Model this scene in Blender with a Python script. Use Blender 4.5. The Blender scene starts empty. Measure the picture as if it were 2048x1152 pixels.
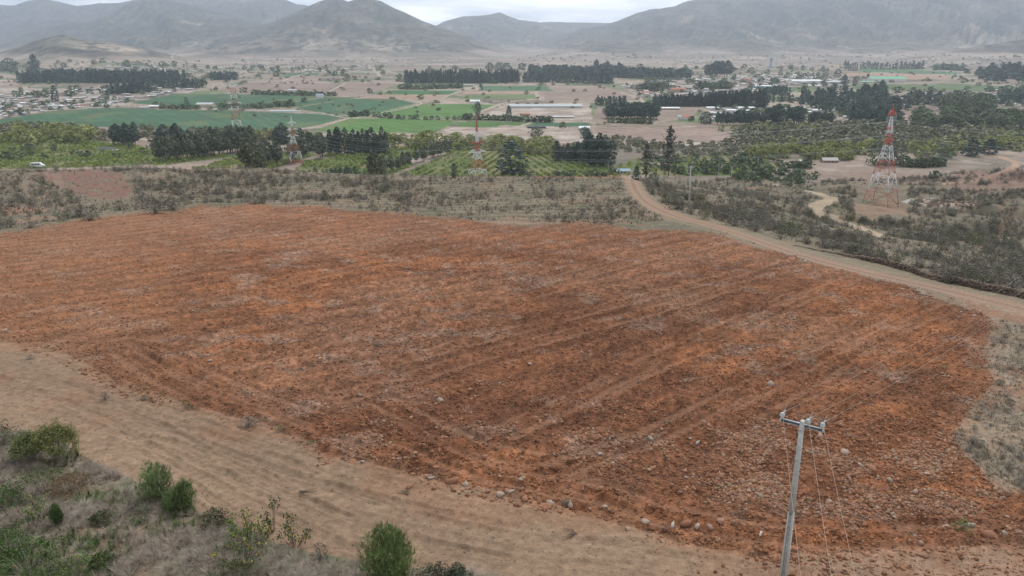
import bpy, math, random
import numpy as np
from mathutils import Vector
R = math.radians
S = bpy.context.scene
col = S.collection
# ------------------------------------------------------------------ camera
F = 1560.0; PITCH = R(17.5); CP, SP = math.cos(PITCH), math.sin(PITCH); CAMZ = 110.0
cd = bpy.data.cameras.new("camera"); cam = bpy.data.objects.new("camera", cd); col.objects.link(cam)
cam.location = (0, 0, CAMZ); cam.rotation_euler = (R(90) - PITCH, 0, 0)
cd.sensor_width = 36; cd.lens = F / 2048 * 36; cd.clip_start = 0.5; cd.clip_end = 60000
S.camera = cam
# ------------------------------------------------------------------ sky
SUN_EL, SUN_AZ = R(52), R(200)      # high veiled sun, behind and left of the camera
W = bpy.data.worlds.new("World"); S.world = W; W.use_nodes = True
nt = W.node_tree; nt.nodes.clear(); N = nt.nodes.new; L = nt.links.new
wo = N('ShaderNodeOutputWorld'); bg = N('ShaderNodeBackground'); L(bg.outputs[0], wo.inputs[0])
sky = N('ShaderNodeTexSky'); sky.sky_type = 'NISHITA'; sky.sun_disc = False
sky.sun_elevation = SUN_EL; sky.sun_rotation = SUN_AZ; sky.altitude = 200
sky.air_density = 1.2; sky.dust_density = 2.0
tc = N('ShaderNodeTexCoord'); mp = N('ShaderNodeMapping'); mp.inputs['Scale'].default_value = (1.0, 1.0, 6.5)
L(tc.outputs['Generated'], mp.inputs[0])
n1 = N('ShaderNodeTexNoise'); n1.inputs['Scale'].default_value = 4.2; n1.inputs['Detail'].default_value = 8
n1.inputs['Roughness'].default_value = 0.52; n1.inputs['Distortion'].default_value = 0.3
L(mp.outputs[0], n1.inputs['Vector'])
r1 = N('ShaderNodeValToRGB'); L(n1.outputs['Fac'], r1.inputs[0])
r1.color_ramp.elements[0].position = 0.36; r1.color_ramp.elements[0].color = (6.2, 7.2, 8.8, 1)
r1.color_ramp.elements[1].position = 0.60; r1.color_ramp.elements[1].color = (15.6, 15.7, 15.9, 1)
sz = N('ShaderNodeSeparateXYZ'); L(tc.outputs['Generated'], sz.inputs[0])
hr = N('ShaderNodeMapRange'); L(sz.outputs['Z'], hr.inputs['Value']); hr.inputs['From Min'].default_value = 0.02; hr.inputs['From Max'].default_value = 0.30
hr.inputs['To Min'].default_value = 1.75; hr.inputs['To Max'].default_value = 0.95      # bright distant cloud bank
vm = N('ShaderNodeVectorMath'); vm.operation = 'SCALE'; L(r1.outputs[0], vm.inputs[0]); L(hr.outputs[0], vm.inputs['Scale'])
mx = N('ShaderNodeMixRGB'); mx.inputs[0].default_value = 0.88
L(sky.outputs[0], mx.inputs[1]); L(vm.outputs[0], mx.inputs[2]); L(mx.outputs[0], bg.inputs[0])
bg.inputs[1].default_value = 0.056
# ------------------------------------------------------------------ sun
sl = bpy.data.lights.new("sun", 'SUN'); sl.energy = 1.9; sl.angle = R(10); sl.color = (1, .96, .9)
so = bpy.data.objects.new("sun", sl); col.objects.link(so)
so.rotation_euler = (R(90) - SUN_EL, 0, R(180) - SUN_AZ + R(180))
so.location = (0, 0, 500)
S.view_settings.view_transform = 'Standard'; S.view_settings.look = 'None'
S.view_settings.exposure = 0.38; S.view_settings.gamma = 1
try:
    S.cycles.use_denoising = True; S.cycles.volume_bounces = 2; S.cycles.max_bounces = 6
    S.cycles.volume_max_steps = 64
except Exception: pass
# ------------------------------------------------------------------ noise
def _h(ix, iy, s):
    n = (ix * 374761393 + iy * 668265263 + s * 974634777) & 0xffffffff
    n = ((n ^ (n >> 13)) * 1274126177) & 0xffffffff
    n = n ^ (n >> 16)
    return (n & 0xffff) / 65535.0
def vn(x, y, s=0):
    x = np.asarray(x, float); y = np.asarray(y, float)
    fx = np.floor(x); fy = np.floor(y); ix = fx.astype(np.int64); iy = fy.astype(np.int64)
    tx = x - fx; ty = y - fy; tx = tx * tx * (3 - 2 * tx); ty = ty * ty * (3 - 2 * ty)
    a = _h(ix, iy, s); b = _h(ix + 1, iy, s); c = _h(ix, iy + 1, s); d = _h(ix + 1, iy + 1, s)
    return (a + (b - a) * tx) * (1 - ty) + (c + (d - c) * tx) * ty
def fbm(x, y, o=4, s=0, g=0.5):
    r = 0; a = 1; t = 0
    for i in range(o):
        r = r + a * vn(x, y, s + i); t += a; a *= g
        x = x * 2.03 + 17.3; y = y * 2.03 - 9.1
    return r / t
def ss(a, b, x):
    t = np.clip((x - a) / (b - a), 0, 1); return t * t * (3 - 2 * t)
# ------------------------------------------------------------------ terrain
def PD(px, py, D):                       # a point seen at (px,py) lying D metres below the camera height
    u = (px - 1024) / F; v = (576 - py) / F; t = D / (SP - v * CP)
    return (t * u, t * (CP + v * SP), CAMZ - D)
CTL = [(1600,1150,26.5),(1024,1150,26),(400,1150,25),(0,1150,24.5),(2048,1150,27),(0,880,25.5),(500,880,26.3),(1024,880,27),(1536,880,27.8),(2048,880,28.5),
 (0,650,29),(512,650,29),(1024,650,29.5),(1536,650,30.5),(2048,650,31.5),(0,470,36),(512,420,38),(1024,460,36),(1500,495,34.5),(1800,570,32.8),
 (0,340,45),(250,337,45.5),(512,335,46),(800,352,44),(1024,358,42),(1240,354,42),(512,375,42),(200,390,41),(900,400,39.5),(1380,420,37),(1290,390,39),
 (1500,440,41),(1700,480,43),(1900,530,41),(2048,592,32.6),(1750,535,34),(2048,545,38.5),(1640,415,60),(1600,450,47),(1680,450,54),(1770,410,68),
 (1900,412,72),(2048,470,60),(1900,450,62),(2048,420,72),(1760,345,78),(1600,352,84),(1900,345,80),(2040,335,74),(2040,308,70),(1960,330,74),(1435,357,84),(1330,352,62),(1500,400,55),
 (1430,385,66),(1560,365,76),(1850,385,77),(1960,395,80)]
CW = [PD(*c) for c in CTL]
CW += [(-450,430,28),(-250,430,26),(-100,430,24),(0,430,22),(60,430,20),(-450,560,6),(-200,560,4),(0,560,2),(120,560,4),(250,620,6),(400,700,4),
       (-120,0,90),(0,0,86),(120,0,84),(-60,15,86),(60,15,84),(-220,100,84),(220,100,60),(330,200,40),(-300,200,76),(-350,290,66),(420,330,36),(520,480,34),
       (-300,700,0),(0,700,0),(300,760,0),(600,700,4),(-600,500,6),(520,620,6),(60,480,12),(200,560,14)]
CW = np.array(CW, float); CX = CW[:, :2] / 100.0
def _phi(r): return r
_K = _phi(np.linalg.norm(CX[:, None] - CX[None], axis=2)) + np.eye(len(CX)) * 1e-3
_A = np.block([[_K, np.c_[np.ones(len(CX)), CX]], [np.c_[np.ones(len(CX)), CX].T, np.zeros((3, 3))]])
_w = np.linalg.solve(_A, np.r_[CW[:, 2], 0, 0, 0])
def near_h(x, y):
    sh = x.shape; x = x.ravel() / 100.0; y = y.ravel() / 100.0
    o = _w[-3] + _w[-2] * x + _w[-1] * y
    for i in range(len(CX)):
        o = o + _w[i] * np.sqrt((x - CX[i, 0]) ** 2 + (y - CX[i, 1]) ** 2 + 0.0004)
    return o.reshape(sh)
# ridge layers: crest distance, foot distance, crest line (px, py of the photograph), spur noise
LAY = [
 (4700, 3300, [(-400,100),(-60,112),(0,104),(40,92),(90,76),(125,69),(160,78),(200,82),(250,90),(300,101),(350,112),(420,122),(470,128)], .10),
 (8200, 5600, [(200,125),(300,98),(350,80),(400,70),(450,62),(500,55),(545,46),(590,28),(625,12),(655,1),(680,-3),(700,8),(725,3),(745,2),(775,10),(810,24),(850,44),(890,58),(930,73),(970,88),(1010,99),(1080,108)], .13),
 (6400, 5200, [(760,125),(800,103),(840,95),(880,90),(920,100),(960,112)], .13),
 (9800, 6500, [(-500,50),(-200,60),(-60,75),(0,83),(50,70),(100,52),(140,44),(190,44),(235,30),(265,12),(300,2),(330,-2),(360,6),(420,18),(480,34),(540,50),(620,70),(760,90)], .12),
 (12500, 9000, [(-600,0),(-100,8),(0,11),(40,14),(75,3),(100,-2),(125,4),(165,13),(210,8),(250,8),(290,-2),(360,-6),(560,-6),(580,0),(600,9),(625,12),(660,20),(760,40),(850,60),(900,80)], .10),
 (12500, 8500, [(780,90),(860,58),(890,43),(930,34),(970,31),(1000,28),(1020,36),(1040,43),(1070,44),(1100,54),(1140,66),(1200,80),(1300,95)], .10),
 (14200, 11500, [(900,60),(1040,48),(1100,44),(1240,46),(1300,60)], .05),
 (10500, 6600, [(1020,102),(1080,92),(1130,70),(1165,57),(1200,52),(1235,42),(1270,28),(1300,20),(1345,15),(1370,4),(1395,1),(1430,-3),(1480,-10),(1560,-22),(1700,-45),(1900,-60),(2100,-64),(2400,-50),(2900,-40)], .16),
 (7400, 5600, [(1080,106),(1140,96),(1200,86),(1260,92),(1340,100),(1420,88),(1480,80),(1540,84),(1600,95),(1660,100),(1720,92),(1800,84),(1880,92),(1950,96),(2100,90)], .13),
 (5200, 4200, [(1820,112),(1900,104),(1960,92),(2048,78),(2200,62),(2500,60)], .10),
]
def vproj(py): return (576 - py) / F
def ray_elev(py): v = vproj(py); return (v * CP - SP) / (CP + v * SP)      # dz per horizontal forward metre
def _far_h(x, y, z):
    px = 1024 + F * x / (y * CP)                            # crest lookup column (azimuth)
    for Yc, Yf, prof, sp in LAY:
        pp = np.array(prof, float)
        zc = CAMZ + Yc * ray_elev(np.interp(px, pp[:, 0], pp[:, 1]))
        edge = 1.0
        if pp[0, 0] >= -50: edge = edge * ss(pp[0, 0] - 60, pp[0, 0] + 30, px)
        if pp[-1, 0] <= 2080: edge = edge * (1 - ss(pp[-1, 0] - 30, pp[-1, 0] + 60, px))
        q = (x / Yc * 9000) / 900
        yy = y + (Yc - Yf) * .35 * (fbm(q, y / 2500, 3, 40 + int(Yc / 100)) - .5)
        t = np.clip((yy - Yf) / (Yc - Yf), 0, 1)
        tc_ = np.clip((y - Yf) / (Yc - Yf), 0, 1)
        front = np.where(y < Yc, t ** (1.35 if Yc > 10000 else .92) * (1 - tc_ ** 4) + tc_ ** 4, 1)
        tb = np.clip((y - Yc) / (Yc - Yf), 0, 1)
        # gullies and spurs, fading out at the crest so that the skyline keeps its line
        rid = 1 - np.abs(2 * fbm(x / 420 + y / 1500, y / 1100, 4, 60 + int(Yc / 100)) - 1) * 1.6
        h = np.maximum(zc, 0) * (front + 1.7 * sp * (rid - .5) * 4 * tc_ * (1 - tc_)) * (1 - ss(0, 1, tb)) * edge
        z = np.where(y > Yf * .85, np.maximum(z, h), z)
    return z
def height(x, y):
    x, y = np.broadcast_arrays(np.asarray(x, float), np.asarray(y, float))
    sh = x.shape; x = x.ravel(); y = y.ravel()
    z = 1.2 * (fbm(x / 90, y / 90, 3, 5) - .5)
    m = y < 780
    if m.any():
        xa, ya = x[m], y[m]
        w = ss(520, 700, ya + 60 * (vn(xa / 80, ya * 0, 3) - .5))
        rav = ss(215, 300, ya) * ss(.27, .42, xa / np.maximum(ya, 1)) * (1 - ss(540, 620, ya))
        nh = near_h(xa, ya) + rav * (9 * (fbm(xa / 42, ya / 34, 4, 191) - .5) - 6 * ss(.55, .75, 1 - np.abs(2 * fbm(xa / 85 + 3, ya / 60, 3, 193) - 1)))
        z[m] = np.maximum(nh * (1 - w) + z[m] * w, -1.5)
    m = y > 2400
    if m.any():
        xa, ya = x[m], y[m]
        z[m] += 14 * ss(2400, 5200, ya) * (fbm(xa / 600, ya / 600, 3, 8) - .35)
        z[m] = _far_h(xa, ya, z[m])
    return z.reshape(sh)
def elev_px(x, y, z):
    dy = y; dz = z - CAMZ
    d = dy * CP - dz * SP; v = dy * SP + dz * CP
    d = np.maximum(d, 1e-3)
    return 1024 + F * x / d, 576 - F * v / d
_YS = np.exp(np.linspace(math.log(18), math.log(16000), 420))
def ground_at(px, py):
    """where the sight line through (px,py) meets the ground"""
    px = np.atleast_1d(np.asarray(px, float)); py = np.atleast_1d(np.asarray(py, float))
    u = (px - 1024) / F; v = (576 - py) / F
    fx = u / (CP + v * SP); fz = (v * CP - SP) / (CP + v * SP)
    X = fx[:, None] * _YS[None]; Z = CAMZ + fz[:, None] * _YS[None]
    below = Z < height(X, np.broadcast_to(_YS, X.shape))
    k = np.argmax(below, axis=1); k = np.where(below.any(axis=1), k, len(_YS) - 1)
    lo = _YS[np.maximum(k - 1, 0)]; hi = _YS[k]
    for _ in range(12):
        m = (lo + hi) / 2; b = (CAMZ + fz * m) < height(fx * m, m)
        hi = np.where(b, m, hi); lo = np.where(b, lo, m)
    y = hi; x = fx * y
    return np.c_[x, y, height(x, y)]
def G(px, py): return ground_at(px, py)[0]
# ------------------------------------------------------------------ the grid
NEARR, FARR, NC = 860, 560, 960
ys = np.r_[-30.0, -10.0, 4.0, 12.0, np.exp(np.linspace(math.log(19), math.log(420), NEARR)), np.exp(np.linspace(math.log(423), math.log(19000), FARR))]
us = np.linspace(-1, 1, NC); us = us * (.62 + .38 * np.abs(us) ** 3)
us *= 1.12
GX = us[None] * (np.maximum(ys, 0)[:, None] + 12); GY = np.repeat(ys[:, None], NC, 1)
GZ = height(GX, GY)
GPX, GPY = elev_px(GX, GY, GZ)
def inpoly(px, py, poly):
    p = np.array(poly, float); r = np.zeros(px.shape, bool)
    m = (px > p[:, 0].min()) & (px < p[:, 0].max()) & (py > p[:, 1].min()) & (py < p[:, 1].max())
    if not m.any(): return r
    a, b = px[m], py[m]; o = np.zeros(a.shape, bool); n = len(p)
    for i in range(n):
        x1, y1 = p[i]; x2, y2 = p[(i + 1) % n]
        if y1 == y2: continue
        c = ((y1 > b) != (y2 > b)) & (a < (x2 - x1) * (b - y1) / (y2 - y1) + x1)
        o ^= c
    r[m] = o; return r
def poly_dist(X, Y, pts, maxd):
    """distance to a world polyline, inf beyond maxd"""
    d = np.full(X.shape, 1e9)
    for (x1, y1), (x2, y2) in zip(pts[:-1], pts[1:]):
        m = (X > min(x1, x2) - maxd) & (X < max(x1, x2) + maxd) & (Y > min(y1, y2) - maxd) & (Y < max(y1, y2) + maxd)
        if not m.any(): continue
        a = X[m] - x1; b = Y[m] - y1; dx, dy = x2 - x1, y2 - y1; L2 = dx * dx + dy * dy + 1e-9
        t = np.clip((a * dx + b * dy) / L2, 0, 1)
        d[m] = np.minimum(d[m], np.hypot(a - t * dx, b - t * dy))
    return d
def wline(pp, n=6):
    """pixel polyline -> smooth world polyline"""
    p = np.array(pp, float); q = []
    for i in range(len(p) - 1):
        p0 = p[max(i - 1, 0)]; p1 = p[i]; p2 = p[i + 1]; p3 = p[min(i + 2, len(p) - 1)]
        for k in range(n):
            t = k / n
            q.append(.5 * (2 * p1 + (p2 - p0) * t + (2 * p0 - 5 * p1 + 4 * p2 - p3) * t * t + (3 * p1 - p0 - 3 * p2 + p3) * t ** 3))
    q.append(p[-1]); q = np.array(q)
    return ground_at(q[:, 0], q[:, 1])[:, :2]
def offset(line, d):
    t = np.gradient(line, axis=0); t /= np.linalg.norm(t, axis=1)[:, None] + 1e-9
    return line + d * np.c_[-t[:, 1], t[:, 0]]
# ------------------------------------------------------------------ zones of the ground (index, albedo)
NP = 1   # wobble of the borders, in photograph pixels
wx = GPX + 9 * (fbm(GX / 1.6, GY / 1.6, 3, 21) - .5) * np.clip(900 / (GPY * 0 + np.maximum(GY, 20)), .5, 14) / 6
wy = GPY + 7 * (fbm(GX / 1.3, GY / 1.3, 3, 33) - .5) * np.clip(900 / np.maximum(GY, 20), .3, 14) / 6
ZN = {}          # name -> id
zone = np.zeros(GX.shape, np.int16)
C = np.empty(GX.shape + (3,))
near = GY < 330
f1 = fbm(GX / 9, GY / 9, 4, 2); f2 = fbm(GX / 1.1, GY / 1.1, 4, 11); f3 = fbm(GX / 40, GY / 40, 3, 12); f4 = vn(GX / .35, GY / .35, 15)
f5 = fbm(GX / 140, GY / 140, 4, 77); f6 = fbm(GX / 22, GY / 22, 4, 78)
def lerp(a, b, t): return a + (b - a) * t[..., None]
def c3(*c): return np.array(c, float)
# base: dry scrub ground near, pale dusty valley floor far
scrub = lerp(c3(.195,.162,.115), c3(.14,.130,.090), ss(.35, .65, f1)); scrub = lerp(scrub, c3(.26,.22,.16), ss(.55, .8, f2) * .6); scrub = lerp(scrub, c3(.24,.14,.09), ss(.6, .75, fbm(GX / 7, GY / 7, 3, 52)) * .4)
valley = lerp(c3(.28,.222,.18), c3(.19,.162,.128), ss(.4, .65, f5)); valley = lerp(valley, c3(.38,.31,.255), ss(.58, .72, f6) * .7)
valley = lerp(valley, c3(.13,.125,.085), ss(.6, .72, fbm(GX / 60, GY / 35, 4, 79)) * .7)
w = ss(420, 700, GY)
C[:] = lerp(scrub, valley, w)
GH = GZ.copy()
# mountains: dark shrub cover broken by pale slopes
hz = ss(12, 70, GZ + 60 * (fbm(GX / 300, GY / 500, 4, 221) - .5)) * (GY > 2600)
mt = lerp(c3(.125,.11,.09), c3(.20,.165,.125), ss(.45, .62, fbm(GX / 90, GY / 150, 5, 90, .6)))
mt = lerp(mt, c3(.36,.29,.20), ss(.55, .68, fbm(GX / 230, GY / 380, 5, 95, .6)) * .8 * (1 - ss(200, 600, GZ) * .7))
mt = lerp(mt, c3(.40,.33,.25), ss(.46, .58, fbm(GX / 200, GY / 300, 4, 241)) * (1 - ss(60, 210, GZ)) * .8)
mt = lerp(mt, c3(.10,.10,.075), ss(.45, .65, fbm(GX / 500, GY / 900, 4, 97)) * .6)
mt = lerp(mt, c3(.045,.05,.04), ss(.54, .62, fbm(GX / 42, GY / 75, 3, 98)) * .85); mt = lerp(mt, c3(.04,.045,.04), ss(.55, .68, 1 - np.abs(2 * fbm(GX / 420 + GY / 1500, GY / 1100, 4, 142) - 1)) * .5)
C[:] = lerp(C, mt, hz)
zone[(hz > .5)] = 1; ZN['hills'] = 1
# far foot slopes: patchwork of pale plots and scrub
ft = (GY > 2300) & (hz <= .5)
cell = _h(np.floor((GX + .35 * GY) / 210).astype(np.int64), np.floor((GY * .5 - .2 * GX) / 190).astype(np.int64), 9)
pal = lerp(c3(.27,.19,.155), c3(.37,.30,.25), cell); pal = lerp(pal, c3(.15,.15,.1), (cell > .82) * .7); stk = fbm(GX / 260 + 3, GY / 170, 5, 151, .62); pal = lerp(pal, c3(.13,.125,.095), ss(.50, .60, stk) * .8); pal = lerp(pal, c3(.46,.40,.33), (1 - ss(.36, .44, stk)) * .7)
C[ft] = (C * .4 + pal * .6)[ft]
def setz(mask, name, color, amt=1.0):
    if name not in ZN: ZN[name] = len(ZN) + 2
    zone[mask] = ZN[name]
    C[mask] = C[mask] * (1 - amt) + (color[mask] if color.ndim == 3 else color) * amt
DG, BG, LG = c3(.062,.125,.068), c3(.095,.18,.055), c3(.135,.185,.085)
BR, TN, OR = c3(.27,.205,.168), c3(.36,.30,.25), c3(.33,.235,.175)
FIELDS = [ # (polygon, albedo)
 ([(-200,246),(0,240),(100,222),(215,216),(330,219),(520,223),(700,232),(640,250),(570,263),(430,263),(250,256),(120,250)], DG),
 ([(262,207),(300,198),(350,187),(430,187),(640,192),(705,195),(655,204),(585,213),(430,216)], DG),
 ([(590,217),(665,203),(720,196),(790,197),(832,207),(740,228),(640,225)], DG),
 ([(742,227),(842,208),(992,209),(962,222),(925,236),(800,232)], BG),
 ([(620,263),(700,237),(820,236),(905,241),(905,247),(870,266),(700,265)], BG),
 ([(905,253),(925,244),(1100,246),(1095,252),(960,255)], BG * .9),
 ([(768,188),(786,181),(920,181),(902,189)], DG * c3(.8,1.1,.8)),
 ([(700,197),(765,189),(900,189),(882,198)], OR), ([(640,192),(692,166),(800,166),(760,181),(720,190)], BR),
 ([(430,182),(500,166),(685,166),(632,190)], BR * .95), ([(965,181),(955,172),(1085,172),(1112,182)], DG * 1.25),
 ([(915,198),(935,189),(1072,189),(1078,198)], LG), ([(925,188),(930,183),(1074,183),(1072,188)], OR),
 ([(1092,200),(1085,184),(1250,185),(1272,201)], BR), ([(1112,183),(1095,171),(1205,171),(1240,184)], BR * 1.1),
 ([(1262,206),(1300,195),(1410,192),(1410,199),(1300,207)], LG), ([(1410,198),(1420,188),(1474,188),(1470,197)], BG),
 ([(1186,256),(1440,255),(1472,281),(1330,283),(1200,272)], BR * 1.05), ([(1186,238),(1195,214),(1232,216),(1225,238)], BR),
 ([(1310,234),(1325,215),(1402,219),(1380,235)], BR), ([(1330,243),(1400,236),(1432,240),(1395,246)], LG),
 ([(1700,140),(1740,136),(1940,146),(1900,149),(1740,144)], DG * 1.3), ([(1680,152),(1700,145),(1890,150),(1900,158),(1760,160)], OR),
 ([(1690,178),(1720,168),(1960,170),(2100,176),(2100,182),(1800,181)], LG * .8), ([(1990,192),(2000,184),(2100,184),(2100,197),(1960,198)], DG * 1.3),
 ([(1970,225),(1985,216),(2030,217),(2020,226)], LG * 1.2), ([(1500,176),(1620,174),(1680,178),(1640,184),(1520,184)], LG * .8),
 ([(560,151),(580,146),(640,146),(636,151)], DG), ([(540,168),(590,151),(640,151),(640,163),(590,168)], BR * 1.1),
 ([(0,185),(0,176),(140,177),(130,184)], TN), ([(150,178),(230,169),(330,172),(260,179)], BR * 1.15),
 ([(1060,250),(1075,245),(1175,246),(1180,252),(1120,254)], DG * 1.1),
]
vf = (GY > 560)
for i, (pl, c) in enumerate(FIELDS):
    m = inpoly(GPX, GPY, pl) & vf & (zone != 1)
    sp_ = 1 + .10 * np.sign(np.sin((GX * .8 + GY * .55) / 3.2)) * (.5 if c is DG else .7)
    cc = c[None, None] * (0.80 + .4 * f5 + .22 * (f6 - .5))[..., None] * sp_[..., None]
    if c[1] > c[0]: cc = lerp(cc, c3(.16,.17,.08), ss(.58, .72, fbm(GX / 50, GY / 80, 3, 66)) * .45)
    setz(m, 'crop_field', cc)
# river shingle, tan bare land, works yard
SAND = [[(640,268),(700,266),(870,267),(905,255),(1095,253),(1185,256),(1200,274),(1330,285),(1470,284),(1560,300),(1700,305),(1640,312),(1480,300),(1200,290),(1000,278),(800,284),(640,282)],
        [(270,272),(330,262),(560,266),(640,266),(640,278),(470,280),(290,282)],
        [(960,236),(1010,207),(1180,206),(1185,240),(1120,245),(1000,243)], [(1000,250),(1050,252),(1060,262),(990,262)]]
for pl in SAND:
    m = inpoly(wx, wy, pl) & vf
    setz(m, 'river_bed', lerp(c3(.30,.24,.195), c3(.42,.36,.31), ss(.4, .7, f6)))
VILL = [[(-200,190),(0,186),(150,178),(290,176),(400,178),(380,186),(300,198),(262,207),(215,215),(100,222),(0,238),(-200,244)],
        [(1240,172),(1330,158),(1560,150),(1700,165),(1690,178),(1500,186),(1420,188),(1290,200)],
        [(1400,222),(1480,214),(1620,214),(1720,238),(1600,246),(1410,246)], [(1600,190),(1700,182),(2100,182),(2100,214),(1720,216),(1600,205)]]
for pl in VILL:
    m = inpoly(wx, wy, pl) & vf & (zone != ZN['crop_field'])
    setz(m, 'village_ground', lerp(c3(.16,.135,.11), c3(.36,.31,.27), ss(.42, .62, fbm(GX / 26, GY / 26, 3, 44))))
# riverside thicket ground (green brown)
m = inpoly(wx, wy, [(1480,258),(1440,252),(1500,248),(1700,250),(2100,248),(2100,300),(1900,300),(1700,300),(1560,298),(1475,282)]) & vf
setz(m, 'river_scrub', lerp(c3(.14,.145,.085), c3(.24,.20,.155), ss(.45, .62, f6)))
m = inpoly(wx, wy, [(-200,262),(0,252),(250,258),(560,264),(640,268),(640,282),(300,284),(-200,278)]) & vf & (zone != ZN['river_bed'])
setz(m, 'river_scrub', lerp(c3(.13,.12,.075), c3(.25,.2,.16), ss(.45, .62, f6)))
ORCH = [([(-200,285),(0,278),(120,280),(260,288),(300,300),(480,312),(330,330),(-200,345)], 28), ([(380,340),(500,305),(560,305),(640,308),(520,345)], 22),
        ([(580,350),(610,322),(700,312),(790,312),(830,330),(760,358),(640,362)], 22), ([(760,366),(910,300),(960,292),(1050,305),(1060,362)], 38),
        ([(1040,362),(1040,308),(1120,308),(1210,322),(1245,362)], 62), ([(640,310),(770,300),(870,285),(960,290),(900,305),(740,330)], 22),
        ([(1225,335),(1290,315),(1500,312),(1560,330),(1540,352),(1400,352),(1240,352)], 40)]
for pl, a in ORCH:
    m = inpoly(GPX, GPY, pl) & (GY > 430) & (GZ < 30)
    setz(m, 'orchard_ground', lerp(c3(.11,.14,.05), c3(.20,.18,.10), ss(.4, .7, f6)))
# tracks in the valley
VT = [([(640,225),(700,236),(755,227),(842,208),(800,198),(720,192)], 5), ([(560,263),(640,251),(700,236)], 5), ([(925,237),(965,222),(1005,207),(1045,200)], 7),
      ([(882,198),(902,189),(922,181),(955,172)], 5), ([(1078,199),(1071,184)], 7), ([(1240,184),(1275,196),(1285,207),(1262,216)], 7), ([(690,167),(640,192)], 6),
      ([(380,216),(520,221),(700,231),(900,239)], 5), ([(540,205),(590,203),(640,196)], 4), ([(1000,262),(1030,255),(1055,248),(1075,244),(1180,244)], 6),
      ([(700,270),(850,268),(960,262),(1150,270),(1300,285),(1500,296)], 6), ([(1520,186),(1700,180),(1800,181)], 6), ([(300,158),(480,158),(560,150)], 8),
      ([(700,120),(735,130),(760,150)], 9), ([(560,163),(600,150),(650,140)], 9), ([(350,104),(345,118),(380,126)], 9)]
rt = np.random.default_rng(3)
for i in range(46):
    if i < 26: a_, b_ = rt.uniform(380, 1000), rt.uniform(112, 150)
    else: a_, b_ = rt.uniform(1100, 2040), rt.uniform(106, 136)
    dx_, dy_ = rt.uniform(-60, 60), rt.uniform(-12, 12)
    VT.append(([(a_, b_), (a_ + dx_ * .5 + rt.uniform(-14, 14), b_ + dy_ * .5), (a_ + dx_, b_ + dy_)], 8))
for pp, wd in VT:
    d = poly_dist(GX, GY, [tuple(q) for q in wline(pp, 4)], wd * 2)
    setz((d < wd * .6) & vf, 'farm_track', TN * 1.05)
# patchwork of small plots over the rest of the valley floor
ra = .42; gx_ = GX * math.cos(ra) + GY * math.sin(ra); gy_ = -GX * math.sin(ra) + GY * math.cos(ra)
row_ = np.floor(gy_ / 120); off_ = _h(row_.astype(np.int64), (row_ * 0).astype(np.int64), 5) * 300; cw_ = 90 + 150 * _h(row_.astype(np.int64), (row_ * 0).astype(np.int64), 6)
cx_ = (gx_ + off_) / cw_; ci_ = np.floor(cx_).astype(np.int64); hv = _h(ci_, row_.astype(np.int64), 7); hv2 = _h(ci_, row_.astype(np.int64), 8)
plot = lerp(c3(.235,.185,.14), c3(.37,.31,.25), hv2); gcol = lerp(c3(.075,.125,.06), c3(.15,.19,.09), hv2)
plot = np.where((hv > .66)[..., None], gcol, plot); plot = np.where(((hv > .5) & (hv <= .66))[..., None], c3(.155,.125,.10)[None, None] * (.8 + .4 * hv2)[..., None], plot)
plot = plot * (1 + .12 * np.sign(np.sin(gx_ * 2 * math.pi / 9)))[..., None]
bd = np.minimum(np.abs(cx_ - np.round(cx_)) * cw_, np.abs(gy_ / 120 - np.round(gy_ / 120)) * 120)
hedge = (bd < 4) & (fbm(GX / 30, GY / 30, 3, 181) > .48); plot[hedge] = (.07,.08,.045); plot[(bd < 3) & ~hedge] = (.38,.32,.27)
pm = (zone == 0) & (GY > 620) & (GY < 3600) & (GPY < 252) & (GPY > 122)
C[pm] = (C * .2 + plot * .8)[pm]
# -------- near zones
REDP = [(-150,470),(0,466),(60,460),(150,442),(230,432),(300,425),(350,424),(400,412),(460,414),(510,407),(560,415),(640,413),(700,424),(760,424),(860,434),(920,438),(960,444),(1000,450),(1060,455),(1130,447),(1200,448),
  (1270,459),(1380,463),(1440,470),(1500,492),(1560,505),(1600,520),(1700,545),(1750,560),(1800,566),(1850,590),(1900,610),(1960,625),(1985,645),(1965,700),(1985,760),(1930,830),(1900,880),(1950,930),(2000,985),(2200,1010),
  (2200,1085),(1900,1095),(1700,1105),(1500,1108),(1350,1078),(1250,1045),(1100,1008),(950,972),(830,948),(700,912),(650,915),(640,890),(560,858),(430,826),(330,795),(240,770),(200,740),(140,712),(60,690),(-150,670)]
red = inpoly(wx, wy, REDP) & near
strip = inpoly(wx, wy, [(-300,640),(0,660),(200,720),(640,880),(1000,960),(1500,1060),(2300,1060),(2300,1300),(1300,1300),(1120,1170),(1000,1150),(900,1140),(760,1130),(640,1110),(560,1085),(400,1025),(300,970),(250,955),(180,925),(120,880),(0,858),(-300,820)]) & near & ~red
tanc = lerp(c3(.268,.184,.122), c3(.238,.162,.108), ss(.35, .7, f1)); tanc = lerp(tanc, c3(.315,.235,.16), ss(.6, .8, f2) * .22)
tanc = lerp(tanc, c3(.26,.13,.075), ss(.55, .72, fbm(GX / 5, GY / 5, 3, 51)) * .35)
tanc = lerp(tanc, lerp(c3(.24,.135,.085), c3(.29,.19,.13), ss(.4, .6, fbm(GX / 2.4, GY / 2.4, 4, 251))), ss(1250, 1650, GPX + 260 * (f1 - .5)) * .8)
setz(strip, 'dirt_strip', tanc)
farm2 = inpoly(wx, wy, [(60,345),(160,338),(240,345),(262,380),(250,398),(170,398),(90,360)]) & (GY > 170) & (GY < 330) & (fbm(GX / 5, GY / 5, 3, 231) > .36)
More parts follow.
